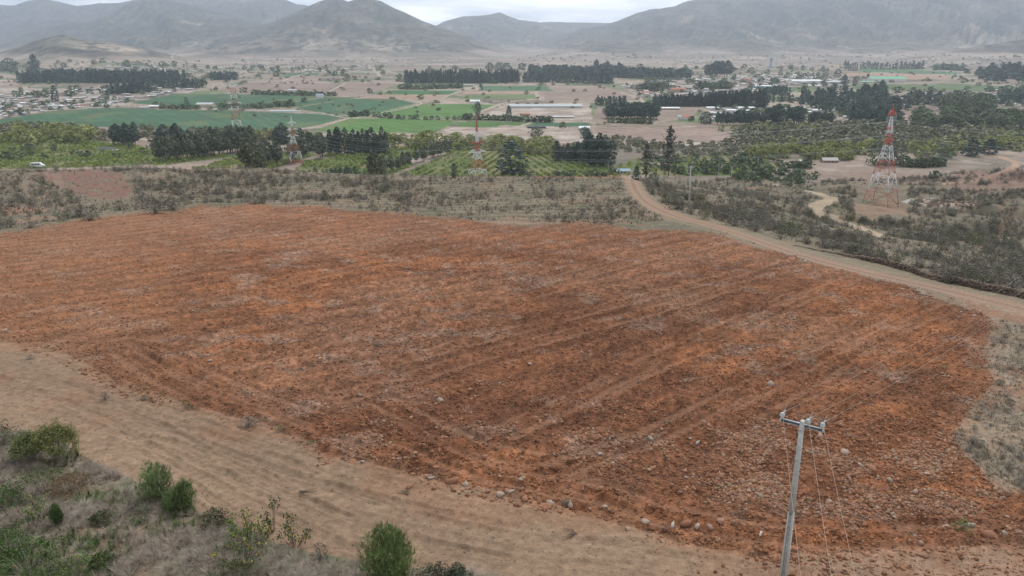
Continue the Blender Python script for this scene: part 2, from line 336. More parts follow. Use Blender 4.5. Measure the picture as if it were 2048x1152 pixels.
setz(farm2, 'red_plot', lerp(c3(.21,.11,.08), c3(.17,.125,.10), ss(.35, .65, f2)) * (.7 + .6 * f4)[..., None])
# fallow strips among the scrub (pale bare lanes)
for pp, wd in [([(52,428),(50,380),(62,348)], 1.3), ([(92,428),(88,380),(92,345)], 1.1), ([(130,428),(122,385),(112,348)], 1.2), ([(350,330),(500,335),(420,345)], 2)]:
    d = poly_dist(GX, GY, [tuple(q) for q in wline(pp, 3)], 8)
    C[d < wd] = C[d < wd] * .55 + c3(.25,.185,.14) * .45
# roads
RD = wline([(1262,352),(1268,372),(1290,402),(1345,430),(1420,450),(1500,476),(1600,510),(1700,537),(1800,560),(1900,582),(2048,618),(2200,655)], 6)
rp = [tuple(q) for q in RD]
drd = poly_dist(GX, GY, rp, 14)
rw = 1.9 + .8 * fbm(GX / 6, GY / 6, 2, 31)
mv = (drd < rw + 3.5) & near & ~red & (GPX > 1250)
C[mv] = (C * .45 + lerp(c3(.27,.21,.15), c3(.22,.185,.135), f2) * .55)[mv]
m = (drd < rw) & (GY < 420)
rcol = lerp(c3(.30,.195,.135), c3(.26,.18,.13), f1); mid = (np.abs(drd) < .5); rcol[mid] *= .85
setz(m, 'dirt_road', rcol)
R2 = wline([(1555,372),(1600,380),(1650,392),(1662,400),(1640,408),(1632,416),(1648,430),(1690,446),(1735,462),(1770,475)], 8)
d2 = poly_dist(GX, GY, [tuple(q) for q in R2], 12)
setz((d2 < 2.4 + .6 * f2) & (GY > 150), 'gravel_road', lerp(c3(.40,.32,.235), c3(.34,.27,.19), f1))
R3 = wline([(1895,365),(1940,360),(1985,352),(2020,338),(2032,328),(2010,316),(1975,308)], 6)
d3 = poly_dist(GX, GY, [tuple(q) for q in R3], 12)
setz((d3 < 3.0) & (GY > 300), 'gravel_road', lerp(c3(.40,.28,.19), c3(.36,.24,.16), f1))
# bare patches
for pl, c in [([(1060,352),(1230,349),(1260,353),(1200,357),(1080,357)], c3(.33,.17,.11)), ([(0,415),(60,412),(100,422),(40,430),(0,428)], c3(.3,.17,.11)), ([(0,445),(80,430),(140,434),(60,448)], c3(.27,.18,.13)),
              ([(880,452),(1010,440),(1240,436),(1270,448),(1130,446),(1000,452),(960,460)], c3(.24,.17,.12)), ([(1510,410),(1540,412),(1555,425),(1530,422)], c3(.3,.19,.13)),
              ([(1700,340),(1850,350),(1890,362),(1780,372),(1690,362)], c3(.24,.165,.13)), ([(1900,345),(2060,335),(2080,372),(1960,385),(1900,372)], c3(.235,.155,.125)),
              ([(1830,395),(1900,398),(1960,408),(1930,420),(1850,414),(1800,402)], c3(.42,.38,.34)), ([(1700,405),(1790,402),(1830,430),(1700,428)], c3(.25,.17,.12)),
              ([(300,330),(420,328),(540,333),(420,340),(300,338)], c3(.31,.24,.19)), ([(1590,340),(1700,345),(1750,352),(1690,362),(1600,352)], c3(.24,.18,.14))]:
    m = inpoly(wx, wy, pl); C[m] = (C * .25 + c * .75 * (.8 + .4 * f2)[..., None])[m]
vg = near & (zone == 0) & inpoly(wx, wy, [(1900,880),(1930,830),(1985,760),(1960,700),(1985,640),(1900,600),(1700,540),(1500,478),(2200,660),(2200,1015),(2000,1000),(1930,940)])
vc = lerp(c3(.27,.20,.14), c3(.20,.162,.118), ss(.38, .62, f1)); vc = lerp(vc, c3(.30,.25,.19), ss(.5, .75, f2) * .6); vc = lerp(vc, c3(.25,.13,.08), ss(.55, .7, fbm(GX / 4, GY / 4, 4, 201)) * .6)
C[vg] = (vc * (.75 + .5 * f4)[..., None])[vg]
for pp, wd in [([(0,246),(330,241),(520,236),(640,236)], 2.2), ([(250,262),(400,240),(470,231)], 2.2), ([(330,259),(470,243),(540,232)], 2.2), ([(130,232),(330,226),(500,224)], 1.6), ([(380,205),(440,200),(500,192)], 1.8), ([(620,262),(700,250),(890,243)], 1.2), ([(755,227),(850,218),(950,212)], 1.2)]:
    d = poly_dist(GX, GY, [tuple(q_) for q_ in wline(pp, 3)], 8); mm = (d < wd); C[mm] = C[mm] * .45 + c3(.11,.10,.065) * .55
# terraces: faint contour steps on the scrub beyond the field
tr = near & inpoly(GPX, GPY, [(300,440),(300,350),(1270,355),(1270,455)]) & ~red
st = (GY / 5.2 + GX * .012 + 1.2 * f1) % 1
GZ += np.where(tr, .2 * (ss(0, .25, st) - st), 0)
C[tr] = (C * (.85 + .3 * ss(.0, .3, st) * (1 - ss(.4, .8, st)))[..., None])[tr]
# -------- the red field
rc = lerp(c3(.282,.120,.057), c3(.195,.086,.046), ss(.38, .62, f1))
rc = lerp(rc, c3(.29,.155,.095), ss(.42, .66, fbm(GX / 16, GY / 16, 3, 70)) * .55)          # paler, drier patches
rc = lerp(rc, c3(.32,.145,.075), ss(.62, .78, fbm(GX / 4, GY / 4, 4, 71)) * .4)
rc = lerp(rc, c3(.33,.235,.18), ss(.60, .72, fbm(GX / 3.2, GY / 3.2, 4, 72)) * .45)            # stony
rc = rc * (.55 + .9 * f4)[..., None] * (.75 + .5 * f2)[..., None]
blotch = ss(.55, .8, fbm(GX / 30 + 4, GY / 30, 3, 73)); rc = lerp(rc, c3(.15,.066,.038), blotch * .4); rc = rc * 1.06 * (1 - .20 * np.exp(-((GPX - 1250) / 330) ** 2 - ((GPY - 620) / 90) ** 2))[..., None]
tanpart = ss(.5, .7, fbm(GX / 6, GY / 6, 3, 74)) * ss(880, 1060, GPY) * ss(1000, 1300, GPX); rc = lerp(rc, c3(.28,.165,.11), tanpart * .8)
lf = (1 - ss(100, 620, GPX)) * .5; rc = lerp(rc, c3(.31,.165,.095), lf)
rc = lerp(rc, c3(.30,.17,.11), ss(115, 160, GY) * .38)
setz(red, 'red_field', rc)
soft = np.zeros(GX.shape)
for k_ in (-16, -11, -6, -2, 2, 6, 11, 16):
    soft += inpoly(wx + np.where(GPX > 1850, k_ * 2.6, 0), wy + k_ * np.where(GPY > 640, 1.0, .25), REDP) / 8.0
sm = np.clip(soft + .55 * (fbm(GX / 1.8, GY / 1.8, 3, 171) - .5), 0, 1) * near
oth = near & ~red & (soft > 0)
C[oth] = lerp(C, rc, sm * .8)[oth]
ins = red & (soft < 1); C[ins] = lerp(C, tanc, (1 - sm) * .7)[ins]
# windrows of stones and soil between passes of the machine, and clods
ang = R(45); vv = -GX * math.sin(ang) + GY * math.cos(ang) + 1.6 * (f1 - .5) * 3
clod = fbm(GX / .55, GY / .55, 3, 13); big = fbm(GX / 2.1, GY / 2.1, 3, 14)
relief = (.13 * np.sin(vv * 2 * math.pi / 4.6) + .34 * (clod - .5) + .55 * (big - .5))
GZ += np.where(red, relief * ss(0, 1, 1), 0)
C[red] = (C * (.88 + .12 * np.sin(vv * 2 * math.pi / 4.6 + .6))[..., None])[red]
TRK = [[(130,650),(200,635),(444,601),(639,552),(810,518),(932,503),(1100,478),(1250,462)], [(410,733),(571,704),(688,669),(810,640),(932,616),(1079,586),(1200,552),(1420,490)],
       [(600,762),(737,733),(874,699),(1030,660),(1200,615),(1450,552),(1560,515)], [(664,798),(800,760),(960,712),(1100,675),(1300,622),(1480,570),(1640,535)],
       [(1205,783),(1333,722),(1435,681),(1553,619),(1717,550)], [(1000,865),(1150,800),(1333,705),(1480,640),(1600,585)], [(1487,829),(1640,747),(1743,681),(1896,614)],
       [(1102,942),(1307,870),(1512,768),(1666,696),(1800,640)], [(0,590),(200,560),(480,528),(700,490),(900,470)], [(0,530),(220,510),(500,478),(760,455)],
       [(235,690),(322,752),(444,811),(542,845),(664,894),(800,930)], [(761,801),(884,865),(950,895),(1080,920)], [(770,850),(859,899),(1000,950),(1200,985)], [(300,700),(400,750),(520,800),(640,840)],
       [(1150,965),(1300,1020),(1500,1062),(1700,1075),(2000,1070)], [(850,620),(1000,590),(1150,545),(1330,500)]]
TW = [wline(t, 5) for t in TRK]
trk = np.zeros(GX.shape)
for t in TW:
    for o in (-1.05, 1.05):
        d = poly_dist(GX, GY, [tuple(q) for q in offset(t, o)], 1.6) + .12 * (f2 - .5) * 3
        k = 1 - ss(.28, .52, d); trk = np.maximum(trk, k)
        GZ -= np.where(red, .10 * k - .09 * np.exp(-((d - .62) / .16) ** 2) * (d < 1.3), 0)
GZ = np.where(red, GZ - (relief * .7) * trk, GZ)
brk = ss(.3, .5, fbm(GX / 5, GY / 5, 3, 83))
C[red] = lerp(C, c3(.32,.18,.115), trk * .36 * brk)[red]
# tread and blade marks on the pale strip
STK = [[(-60,760),(200,790),(520,905),(800,985),(1100,1040),(1500,1110),(2000,1150)],[(0,800),(150,820),(330,880),(600,975),(900,1050),(1300,1130)],[(-20,730),(240,830),(430,940),(640,1040),(800,1100),(1000,1140)],[(60,715),(250,790),(480,870),(720,950)],[(300,860),(480,900),(700,1010),(1000,1090),(1300,1110)],[(150,870),(330,900),(420,960),(560,1060)]]
for t in STK:
    t = wline(t, 4)
    for o in (-1.1, 1.1):
        d = poly_dist(GX, GY, [tuple(q) for q in offset(t, o)], 1.6) + .1 * (f2 - .5) * 3; k = 1 - ss(.26, .42, d)
        GZ -= np.where(strip, .05 * k - .04 * np.exp(-((d - .5) / .12) ** 2), 0); s_ = (GX + GY * .7) * 2 * math.pi / .55
        C[strip] = (C * (1 - .05 * k * ss(.35, .6, f1))[..., None])[strip]
for o in (-1.0, 1.0):
    d = poly_dist(GX, GY, [tuple(q) for q in offset(RD, o)], 1.6); k = 1 - ss(.3, .55, d); mm = GY < 420; GZ -= np.where(mm, .05 * k, 0); C[mm] = lerp(C, c3(.31,.225,.165), k * .5)[mm]
u1 = GX * .80 - GY * .60; u2 = GX * .60 + GY * .80
sg = fbm(u1 / 7, u2 / .8, 2, 17)
GZ += np.where(strip, .0 * (sg - .5) + .06 * (clod - .5), 0)
C[strip] = (C * (.975 + .05 * sg)[..., None] * (.82 + .36 * f4)[..., None])[strip]
# border of the red field: ragged little bank
bank = inpoly(GPX + 5 * np.sign(GPX - 1000), GPY, REDP) & near
sc = near & ~red & ~strip & (drd > rw)
GZ += np.where(sc, .35 * (big - .5) + .2 * (clod - .5), 0)
hill = (GY > 330) & (GY < 620) & (GZ > 8)
GZ += np.where(hill, 3.0 * (f6 - .5), 0)
C = np.clip(C, .01, .8)
# ------------------------------------------------------------------ materials
def mat(name, color=(.5,.5,.5), rough=.8, attr=False, objrand=0, noise=None, bump=None, metal=0, spec=.3, emit=None):
    m = bpy.data.materials.new(name); m.use_nodes = True; t = m.node_tree; b = t.nodes['Principled BSDF']
    b.inputs['Roughness'].default_value = rough; b.inputs['Metallic'].default_value = metal
    b.inputs['Specular IOR Level'].default_value = spec
    b.inputs['Base Color'].default_value = tuple(color) + (1,)
    cur = None
    if attr:
        a = t.nodes.new('ShaderNodeAttribute'); a.attribute_name = 'Col'; cur = a.outputs['Color']
    else:
        rgb = t.nodes.new('ShaderNodeRGB'); rgb.outputs[0].default_value = tuple(color) + (1,); cur = rgb.outputs[0]
    def mul(cur, fac_out, lo, hi):
        mr = t.nodes.new('ShaderNodeMapRange'); t.links.new(fac_out, mr.inputs['Value'])
        mr.inputs['To Min'].default_value = lo; mr.inputs['To Max'].default_value = hi
        v = t.nodes.new('ShaderNodeVectorMath'); v.operation = 'SCALE'
        t.links.new(cur, v.inputs[0]); t.links.new(mr.outputs[0], v.inputs['Scale']); return v.outputs[0]
    geo = t.nodes.new('ShaderNodeNewGeometry')
    if noise:
        for sc_, lo, hi in noise:
            n = t.nodes.new('ShaderNodeTexNoise'); n.inputs['Scale'].default_value = sc_; n.inputs['Detail'].default_value = 5
            n.inputs['Roughness'].default_value = .65
            t.links.new(geo.outputs['Position'], n.inputs['Vector']); 
            mr = t.nodes.new('ShaderNodeMapRange'); t.links.new(n.outputs['Fac'], mr.inputs['Value'])
            mr.inputs['From Min'].default_value = .28; mr.inputs['From Max'].default_value = .72
            cur = mul(cur, mr.outputs[0], lo, hi)
    if objrand:
        oi = t.nodes.new('ShaderNodeObjectInfo'); cur = mul(cur, oi.outputs['Random'], 1 - objrand, 1 + objrand)
    t.links.new(cur, b.inputs['Base Color'])
    if bump:
        n = t.nodes.new('ShaderNodeTexNoise'); n.inputs['Scale'].default_value = bump[0]; n.inputs['Detail'].default_value = 6; n.inputs['Roughness'].default_value = .7
        t.links.new(geo.outputs['Position'], n.inputs['Vector'])
        bp = t.nodes.new('ShaderNodeBump'); bp.inputs['Strength'].default_value = bump[1]; bp.inputs['Distance'].default_value = bump[2]
        t.links.new(n.outputs['Fac'], bp.inputs['Height']); t.links.new(bp.outputs[0], b.inputs['Normal'])
    return m
M = {}
M['soil'] = mat('soil', attr=True, rough=.95, spec=.12, noise=[(2.6, .78, 1.22), (9, .8, 1.2)], bump=(5, .7, .10))
M['redsoil'] = mat('red soil', attr=True, rough=.95, spec=.12, noise=[(1.7, .75, 1.25), (7, .62, 1.38)], bump=(6, .9, .16))
M['land'] = mat('distant land', attr=True, rough=.95, spec=.1, noise=[(.02, .84, 1.16), (.12, .80, 1.2), (.9, .85, 1.15)], bump=(.5, .5, .5))
M['hill'] = mat('shrubby hillside', attr=True, rough=.95, spec=.1, noise=[(.011, .62, 1.38), (.034, .45, 1.55)], bump=(.02, .8, 12))
M['rock'] = mat('rock', attr=True, rough=.9, spec=.2, noise=[(9, .8, 1.2)], bump=(14, .6, .03))
M['leaf'] = mat('foliage', attr=True, rough=.75, spec=.18, objrand=.16)
M['bark'] = mat('bark', (.13,.10,.075), rough=.9, noise=[(3, .7, 1.3)])
M['white_steel'] = mat('white painted steel', (.76,.77,.77), rough=.55)
M['red_steel'] = mat('red painted steel', (.46,.12,.085), rough=.6)
M['orange_steel'] = mat('weathered orange steel', (.46,.15,.07), rough=.6)
M['concrete'] = mat('concrete', (.44,.43,.40), rough=.85, noise=[(1.3, .75, 1.15), (7, .85, 1.12), (25, .9, 1.1)], bump=(30, .3, .01))
M['galv'] = mat('galvanised steel', (.42,.44,.44), rough=.5, metal=.3, noise=[(8, .85, 1.12)])
M['dark_steel'] = mat('weathered steel', (.13,.16,.17), rough=.6)
M['glass_ins'] = mat('pale insulator glass', (.40,.46,.46), rough=.25, spec=.6)
M['wire'] = mat('aluminium wire', (.40,.31,.24), rough=.5, metal=.2)
M['cable'] = mat('weathered conductor', (.42,.43,.43), rough=.5)
# ------------------------------------------------------------------ mesh helpers
def mk(name, V, faces, mats=(), colr=None, parent=None, smooth=False, midx=None, normals=None, link=True):
    """V (n,3); faces = list of (k,m) index arrays; colr (n,3) per vertex"""
    me = bpy.data.meshes.new(name); V = np.ascontiguousarray(V, np.float32)
    faces = [np.asarray(f, np.int32) for f in faces if len(f)]
    me.vertices.add(len(V)); me.vertices.foreach_set('co', V.ravel())
    lt = np.concatenate([np.full(len(f), f.shape[1], np.int32) for f in faces]); li = np.concatenate([f.ravel() for f in faces])
    me.loops.add(len(li)); me.polygons.add(len(lt))
    me.loops.foreach_set('vertex_index', li)
    me.polygons.foreach_set('loop_start', np.r_[0, np.cumsum(lt)[:-1]].astype(np.int32))
    me.polygons.foreach_set('loop_total', lt)
    if smooth: me.polygons.foreach_set('use_smooth', np.ones(len(lt), bool))
    if midx is not None: me.polygons.foreach_set('material_index', np.asarray(midx, np.int32))
    me.update(calc_edges=True)
    if colr is not None:
        at = me.attributes.new('Col', 'FLOAT_COLOR', 'POINT')
        at.data.foreach_set('color', np.c_[colr, np.ones(len(V))].astype(np.float32).ravel())
    for m in mats: me.materials.append(m)
    if normals is not None: me.normals_split_custom_set_from_vertices(np.asarray(normals, np.float32))
    if not link: return me
    return ob(name, me, parent)
def ob(name, me=None, parent=None):
    o = bpy.data.objects.new(name, me); col.objects.link(o)
    if parent is not None: o.parent = parent
    return o
def tag(o, label=None, cat=None, group=None, kind=None):
    if label: o['label'] = label
    if cat: o['category'] = cat
    if group: o['group'] = group
    if kind: o['kind'] = kind
    return o
def empty(name, loc, label, cat, group=None, rz=0):
    o = ob(name); o.location = loc; o.rotation_euler = (0, 0, rz); return tag(o, label, cat, group)
# ------------------------------------------------------------------ the ground sheet, one object per kind of ground, seamless
names = ['ground'] + [None] * 40
zid = {0: 'ground', 1: 'hills'}; zid.update({v: k for k, v in ZN.items()})
LBL = {'ground': 'dry grey brown scrubland and dusty valley floor', 'hills': 'hazy shrub covered mountains round the valley', 'crop_field': 'flat green and brown crop fields of the valley',
 'river_bed': 'pale bare river bed and gravel yard', 'village_ground': 'pale trodden ground between the village houses', 'river_scrub': 'olive brown thicket ground along the river', 'orchard_ground': 'green brown ground under the orchards',
 'farm_track': 'pale tracks between the crop fields', 'dirt_strip': 'pale graded tan dirt strip with tyre marks', 'red_plot': 'small reddish ploughed plot behind the scrub', 'dirt_road': 'tan dirt road curving past the red field',
 'gravel_road': 'pale winding gravel road in the ravine', 'red_field': 'large cleared field of stony red soil'}
Nx = np.gradient(GZ, axis=1) / (np.gradient(GX, axis=1) + 1e-9)
dzr = np.gradient(GZ, axis=0); dxr = np.gradient(GX, axis=0); dyr = np.gradient(GY, axis=0)
Ny = (dzr - Nx * dxr) / (dyr + 1e-9)
NRM = np.stack([-Nx, -Ny, np.ones_like(GZ)], -1); NRM /= np.linalg.norm(NRM, axis=2)[..., None]
fz = zone[:-1, :-1]; idx = np.arange(GX.size).reshape(GX.shape)
quads = np.stack([idx[:-1, :-1], idx[:-1, 1:], idx[1:, 1:], idx[1:, :-1]], -1)
VV = np.stack([GX, GY, GZ], -1).reshape(-1, 3); CC = C.reshape(-1, 3); NN = NRM.reshape(-1, 3)
GY4 = GY[:-1, :-1]
def piece(nm, sel, mt):
    q = quads[sel]; uq, inv = np.unique(q, return_inverse=True)
    o = mk(nm, VV[uq], [inv.reshape(-1, 4)], [mt], CC[uq], smooth=True, normals=NN[uq])
    return tag(o, LBL.get(nm), kind='structure')
for z, nm in sorted(zid.items()):
    sel = fz == z
    if not sel.any(): continue
    if nm == 'ground':
        me_ = piece('ground', sel & (GY4 < 420), M['soil']); piece('valley_floor', sel & (GY4 >= 420), M['land'])
    else:
        piece(nm, sel, M['redsoil'] if nm == 'red_field' else M['soil'] if nm in ('dirt_strip', 'dirt_road', 'gravel_road', 'red_plot') else M['hill'] if nm == 'hills' else M['land'])
# ------------------------------------------------------------------ scattering helpers
rng = np.random.default_rng(7); random.seed(7)
_dx = np.abs(np.gradient(GPX, axis=1)); _dy = np.clip(-np.gradient(GPY, axis=0), 0, None)
PIXA = _dx * _dy                                   # how much of the photograph each cell fills
WA = np.abs(np.gradient(GX, axis=1) * np.gradient(GY, axis=0))
def pick(mask, n, by='pix', extra=None):
    m = np.flatnonzero(mask.ravel()); 
    if not len(m): return np.zeros((0, 3))
    w = (PIXA if by == 'pix' else WA if by == 'world' else np.sqrt(PIXA * WA)).ravel()[m]
    if extra is not None: w = w * extra.ravel()[m]
    w = w / w.sum(); k = rng.choice(m, n, p=w)
    r, c = np.divmod(k, NC); r = np.clip(r, 0, GX.shape[0] - 2); c = np.clip(c, 0, NC - 2)
    a = rng.random(n); b = rng.random(n); out = []
    for A in (GX, GY, GZ):
        out.append((A[r, c] * (1 - a) + A[r, c + 1] * a) * (1 - b) + (A[r + 1, c] * (1 - a) + A[r + 1, c + 1] * a) * b)
    return np.c_[out[0], out[1], out[2]]
def gz_at(x, y):
    """height of the built sheet (with its relief)"""
    x = np.atleast_1d(x); y = np.atleast_1d(y)
    r = np.clip(np.searchsorted(ys, y) - 1, 0, len(ys) - 2); u = x / (np.maximum(y, 0) + 12)
    c = np.clip(np.searchsorted(us, u) - 1, 0, NC - 2)
    b = np.clip((y - ys[r]) / (ys[r + 1] - ys[r]), 0, 1); a = np.clip((u - us[c]) / (us[c + 1] - us[c]), 0, 1)
    return (GZ[r, c] * (1 - a) + GZ[r, c + 1] * a) * (1 - b) + (GZ[r + 1, c] * (1 - a) + GZ[r + 1, c + 1] * a) * b
def scr(p):
    return elev_px(p[..., 0], p[..., 1], p[..., 2])
def merge(protos, pos, sc, rz=None, tint=None, which=None):
    """protos: list of (V, faces, C) -> one big (V, F, C)"""
    n = len(pos); which = rng.integers(0, len(protos), n) if which is None else which
    rz = rng.random(n) * 6.283 if rz is None else rz
    sc = np.asarray(sc, float); sc = np.repeat(sc[:, None], 3, 1) if sc.ndim == 1 else sc
    Vs, Fs, Cs, off = [], [], [], 0
    for k, (V, Fc, Cc) in enumerate(protos):
        i = np.flatnonzero(which == k)
        if not len(i): continue
        v = V[None] * sc[i][:, None, :]; c, s_ = np.cos(rz[i])[:, None], np.sin(rz[i])[:, None]
        x = v[..., 0] * c - v[..., 1] * s_; y = v[..., 0] * s_ + v[..., 1] * c
        v = np.stack([x, y, v[..., 2]], -1) + pos[i][:, None, :]
        Vs.append(v.reshape(-1, 3)); Fs.append((Fc[None] + (np.arange(len(i)) * len(V))[:, None, None] + off).reshape(-1, Fc.shape[1]))
        cc = np.repeat(Cc[None], len(i), 0)
        if tint is not None: cc = cc * tint[i][:, None, :]
        Cs.append(cc.reshape(-1, 3)); off += len(i) * len(V)
    return np.concatenate(Vs), np.concatenate(Fs), np.concatenate(Cs)
def leaves(P_, size, rs, colf, asp=1.0, up=0.0):
    """quads of random orientation round the points P_"""
    n = len(P_); size = np.broadcast_to(size, (n,))
    a = rs.normal(size=(n, 3)); a[:, 2] += up; a /= np.linalg.norm(a, axis=1)[:, None]
    b = np.cross(a, rs.normal(size=(n, 3))); b /= np.linalg.norm(b, axis=1)[:, None] + 1e-9
    a = a * (size * asp)[:, None] * .5; b = b * (size / asp)[:, None] * .5
    V = np.stack([P_ - a, P_ - b * .8, P_ + a, P_ + b], 1).reshape(-1, 3)
    return V, np.arange(4 * n).reshape(n, 4), np.repeat(colf, 4, 0)
def crown(kind, n, size, seed, base, var=.35):
    rs = np.random.default_rng(seed); pts = []
    lob = rs.normal(size=(7, 3))
    while len(pts) < n:
        z = rs.random(); th = rs.random() * 6.283; r = math.sqrt(rs.random()) * .5 + .5 * rs.random() ** .3
        r = min(r, 1)
        wob = 1 + .28 * math.sin(th * 2 + seed) * math.sin(z * 7 + seed) + .18 * math.sin(th * 5 + z * 15 + seed * 2)
        if kind == 'conifer': R_ = .27 * (1 - z) ** .55 * (.45 + .55 * min(z * 6, 1)) + .012; zz = .04 + .96 * z
        elif kind == 'column': R_ = .16 * (math.sin(math.pi * min(z * .9 + .1, 1)) ** .6) + .012; zz = .05 + .95 * z
        elif kind == 'gum': R_ = .23 * (math.sin(math.pi * (z * .86 + .12)) ** .8); zz = .22 + .78 * z; wob = 1 + .45 * math.sin(th * 2 + z * 6 + seed) + .25 * math.sin(z * 21 + seed)
        elif kind == 'thin': R_ = .14 * (.5 + .6 * math.sin(z * 17 + seed) ** 2) * (1 - z) ** .25; zz = .12 + .88 * z; wob = 1 + .6 * math.sin(th + z * 14 + seed)
        elif kind == 'round': R_ = .5 * math.sqrt(max(0, 1 - (2 * z - .85) ** 2 / 1.35)); zz = z
        else: R_ = .6 * math.sqrt(max(0, 1 - z * z)); zz = z
        R_ = max(R_ * wob, .01) * r
        pts.append((R_ * math.cos(th), R_ * math.sin(th), min(zz + rs.normal() * .012, 1.02)))
    P_ = np.array(pts)
    cl = fbm(P_[:, 0] * 9 + seed + P_[:, 2] * 3, P_[:, 2] * 8 + P_[:, 1] * 7, 2, seed)
    cf = np.clip(1 + var * 2.2 * (cl - .5) + rs.normal(size=n) * .10, .4, 1.8)[:, None] * np.array(base)[None]
    cf = cf * (1 + (rs.random((n, 3)) - .5) * .10)
    return leaves(P_, size * (.7 + .6 * rs.random(n)), rs, cf, 1.25)
def twigs(n, seed, base, hgt=1.0, spread=.7, wid=.012, curl=.3):
    """thin curved blades fanning from the base"""
    rs = np.random.default_rng(seed); th = rs.random(n) * 6.283; el = rs.random(n) ** .7
    d = np.c_[np.cos(th) * spread * el, np.sin(th) * spread * el, 1 - .55 * el * el]
    L_ = hgt * (.55 + .45 * rs.random(n)); o = rs.normal(size=(n, 3)) * .06 * spread; o[:, 2] = 0
    mid = o + d * L_[:, None] * .55; tip = o + d * L_[:, None]; tip[:, :2] *= 1 + curl; tip[:, 2] -= curl * .3 * L_ * el
    side = np.c_[-np.sin(th), np.cos(th), rs.normal(size=n) * .4] * wid
    V = np.stack([o - side, o + side, mid + side * .8, mid - side * .8, tip + side * .2, tip - side * .2], 1).reshape(-1, 3)
    k = np.arange(n)[:, None] * 6
    Fq = np.concatenate([k + [0, 1, 2, 3], k + [3, 2, 4, 5]])
    cf = np.array(base)[None] * (.75 + .5 * rs.random((n, 1)))
    return V, Fq, np.repeat(cf, 6, 0)
def join(*ps):
    off = 0; V, F_, C_ = [], [], []
    for v, f, c in ps: V.append(v); F_.append(f + off); C_.append(c); off += len(v)
    return np.concatenate(V), np.concatenate(F_), np.concatenate(C_)
def tube(pts, rad, k=5, color=(.2,.16,.12), cap=True):
    pts = np.array(pts, float); rad = np.broadcast_to(rad, (len(pts),)); t = np.gradient(pts, axis=0); t /= np.linalg.norm(t, axis=1)[:, None] + 1e-12
    ref = np.array([0, 0, 1.]) if abs(t[0, 2]) < .9 else np.array([1., 0, 0])
    a = np.cross(t, ref); a /= np.linalg.norm(a, axis=1)[:, None] + 1e-12; b = np.cross(t, a)
    th = np.arange(k) * 2 * math.pi / k
    V = (pts[:, None] + rad[:, None, None] * (np.cos(th)[None, :, None] * a[:, None] + np.sin(th)[None, :, None] * b[:, None])).reshape(-1, 3)
    Fq = []
    for i in range(len(pts) - 1):
        for j in range(k): Fq.append((i * k + j, i * k + (j + 1) % k, (i + 1) * k + (j + 1) % k, (i + 1) * k + j))
    return V, np.array(Fq), np.repeat(np.array([color]), len(V), 0)
def boxm(c, s, rz=0.0, color=(.5,.5,.5), taper=1.0):
    x, y, z = np.array(s) / 2.0
    V = np.array([(-x,-y,-z),(x,-y,-z),(x,y,-z),(-x,y,-z),(-x*taper,-y*taper,z),(x*taper,-y*taper,z),(x*taper,y*taper,z),(-x*taper,y*taper,z)])
    ca, sa = math.cos(rz), math.sin(rz); V = np.c_[V[:, 0] * ca - V[:, 1] * sa, V[:, 0] * sa + V[:, 1] * ca, V[:, 2]] + np.array(c)
    return V, np.array([(0,3,2,1),(4,5,6,7),(0,1,5,4),(1,2,6,5),(2,3,7,6),(3,0,4,7)]), np.repeat(np.array([color], float), 8, 0)
def bar(p, q, w, color=(.5,.5,.5)):
    """square bar between two points"""
    p = np.array(p, float); q = np.array(q, float); t = q - p; t /= np.linalg.norm(t) + 1e-12
    ref = np.array([0, 0, 1.]) if abs(t[2]) < .9 else np.array([1., 0, 0]); a = np.cross(t, ref); a /= np.linalg.norm(a); b = np.cross(t, a)
    o = [(-a - b), (a - b), (a + b), (-a + b)]; V = np.array([p + v * w / 2 for v in o] + [q + v * w / 2 for v in o])
    return V, np.array([(0,3,2,1),(4,5,6,7),(0,1,5,4),(1,2,6,5),(2,3,7,6),(3,0,4,7)]), np.repeat(np.array([color], float), 8, 0)
def mj(name, parts, m, parent=None, smooth=False):
    V, F_, C_ = join(*parts); return mk(name, V, [F_], [m], C_, parent, smooth)
# ------------------------------------------------------------------ stones
def ico(seed, rough=.28, flat=.7):
    t = (1 + 5 ** .5) / 2
    v = np.array([(-1,t,0),(1,t,0),(-1,-t,0),(1,-t,0),(0,-1,t),(0,1,t),(0,-1,-t),(0,1,-t),(t,0,-1),(t,0,1),(-t,0,-1),(-t,0,1)], float)
    v /= np.linalg.norm(v[0])
    f = np.array([(0,11,5),(0,5,1),(0,1,7),(0,7,10),(0,10,11),(1,5,9),(5,11,4),(11,10,2),(10,7,6),(7,1,8),(3,9,4),(3,4,2),(3,2,6),(3,6,8),(3,8,9),(4,9,5),(2,4,11),(6,2,10),(8,6,7),(9,8,1)])
    rs = np.random.default_rng(seed); v = v * (1 + rough * rs.normal(size=(12, 1)))
    v = v * np.array([1 + .3 * rs.normal(), .8 + .15 * rs.normal(), flat]); return v * .5, f, np.ones((12, 3))
STN = [ico(s, .30, .45 + .15 * (s % 3)) for s in range(10)]
redm = zone == ZN['red_field']
def stone_cols(p, n):
    pal = np.array([(.24,.12,.075),(.28,.15,.095),(.30,.19,.135),(.31,.235,.185),(.31,.28,.255),(.16,.085,.055),(.23,.13,.09)])
    fn = fbm(p[:, 0] / 3.2, p[:, 1] / 3.2, 4, 72)
    pr = np.where((fn > .56)[:, None], np.array([[.18,.26,.26,.10,.03,.05,.12]]), np.array([[.34,.26,.08,.02,.005,.16,.135]]))
    cum = np.cumsum(pr / pr.sum(1, keepdims=True), 1); k = (rng.random(n)[:, None] > cum).sum(1)
    return pal[np.clip(k, 0, 6)] * np.array([[1.03, .95, .84]]) * (.8 + .4 * rng.random((n, 1)))
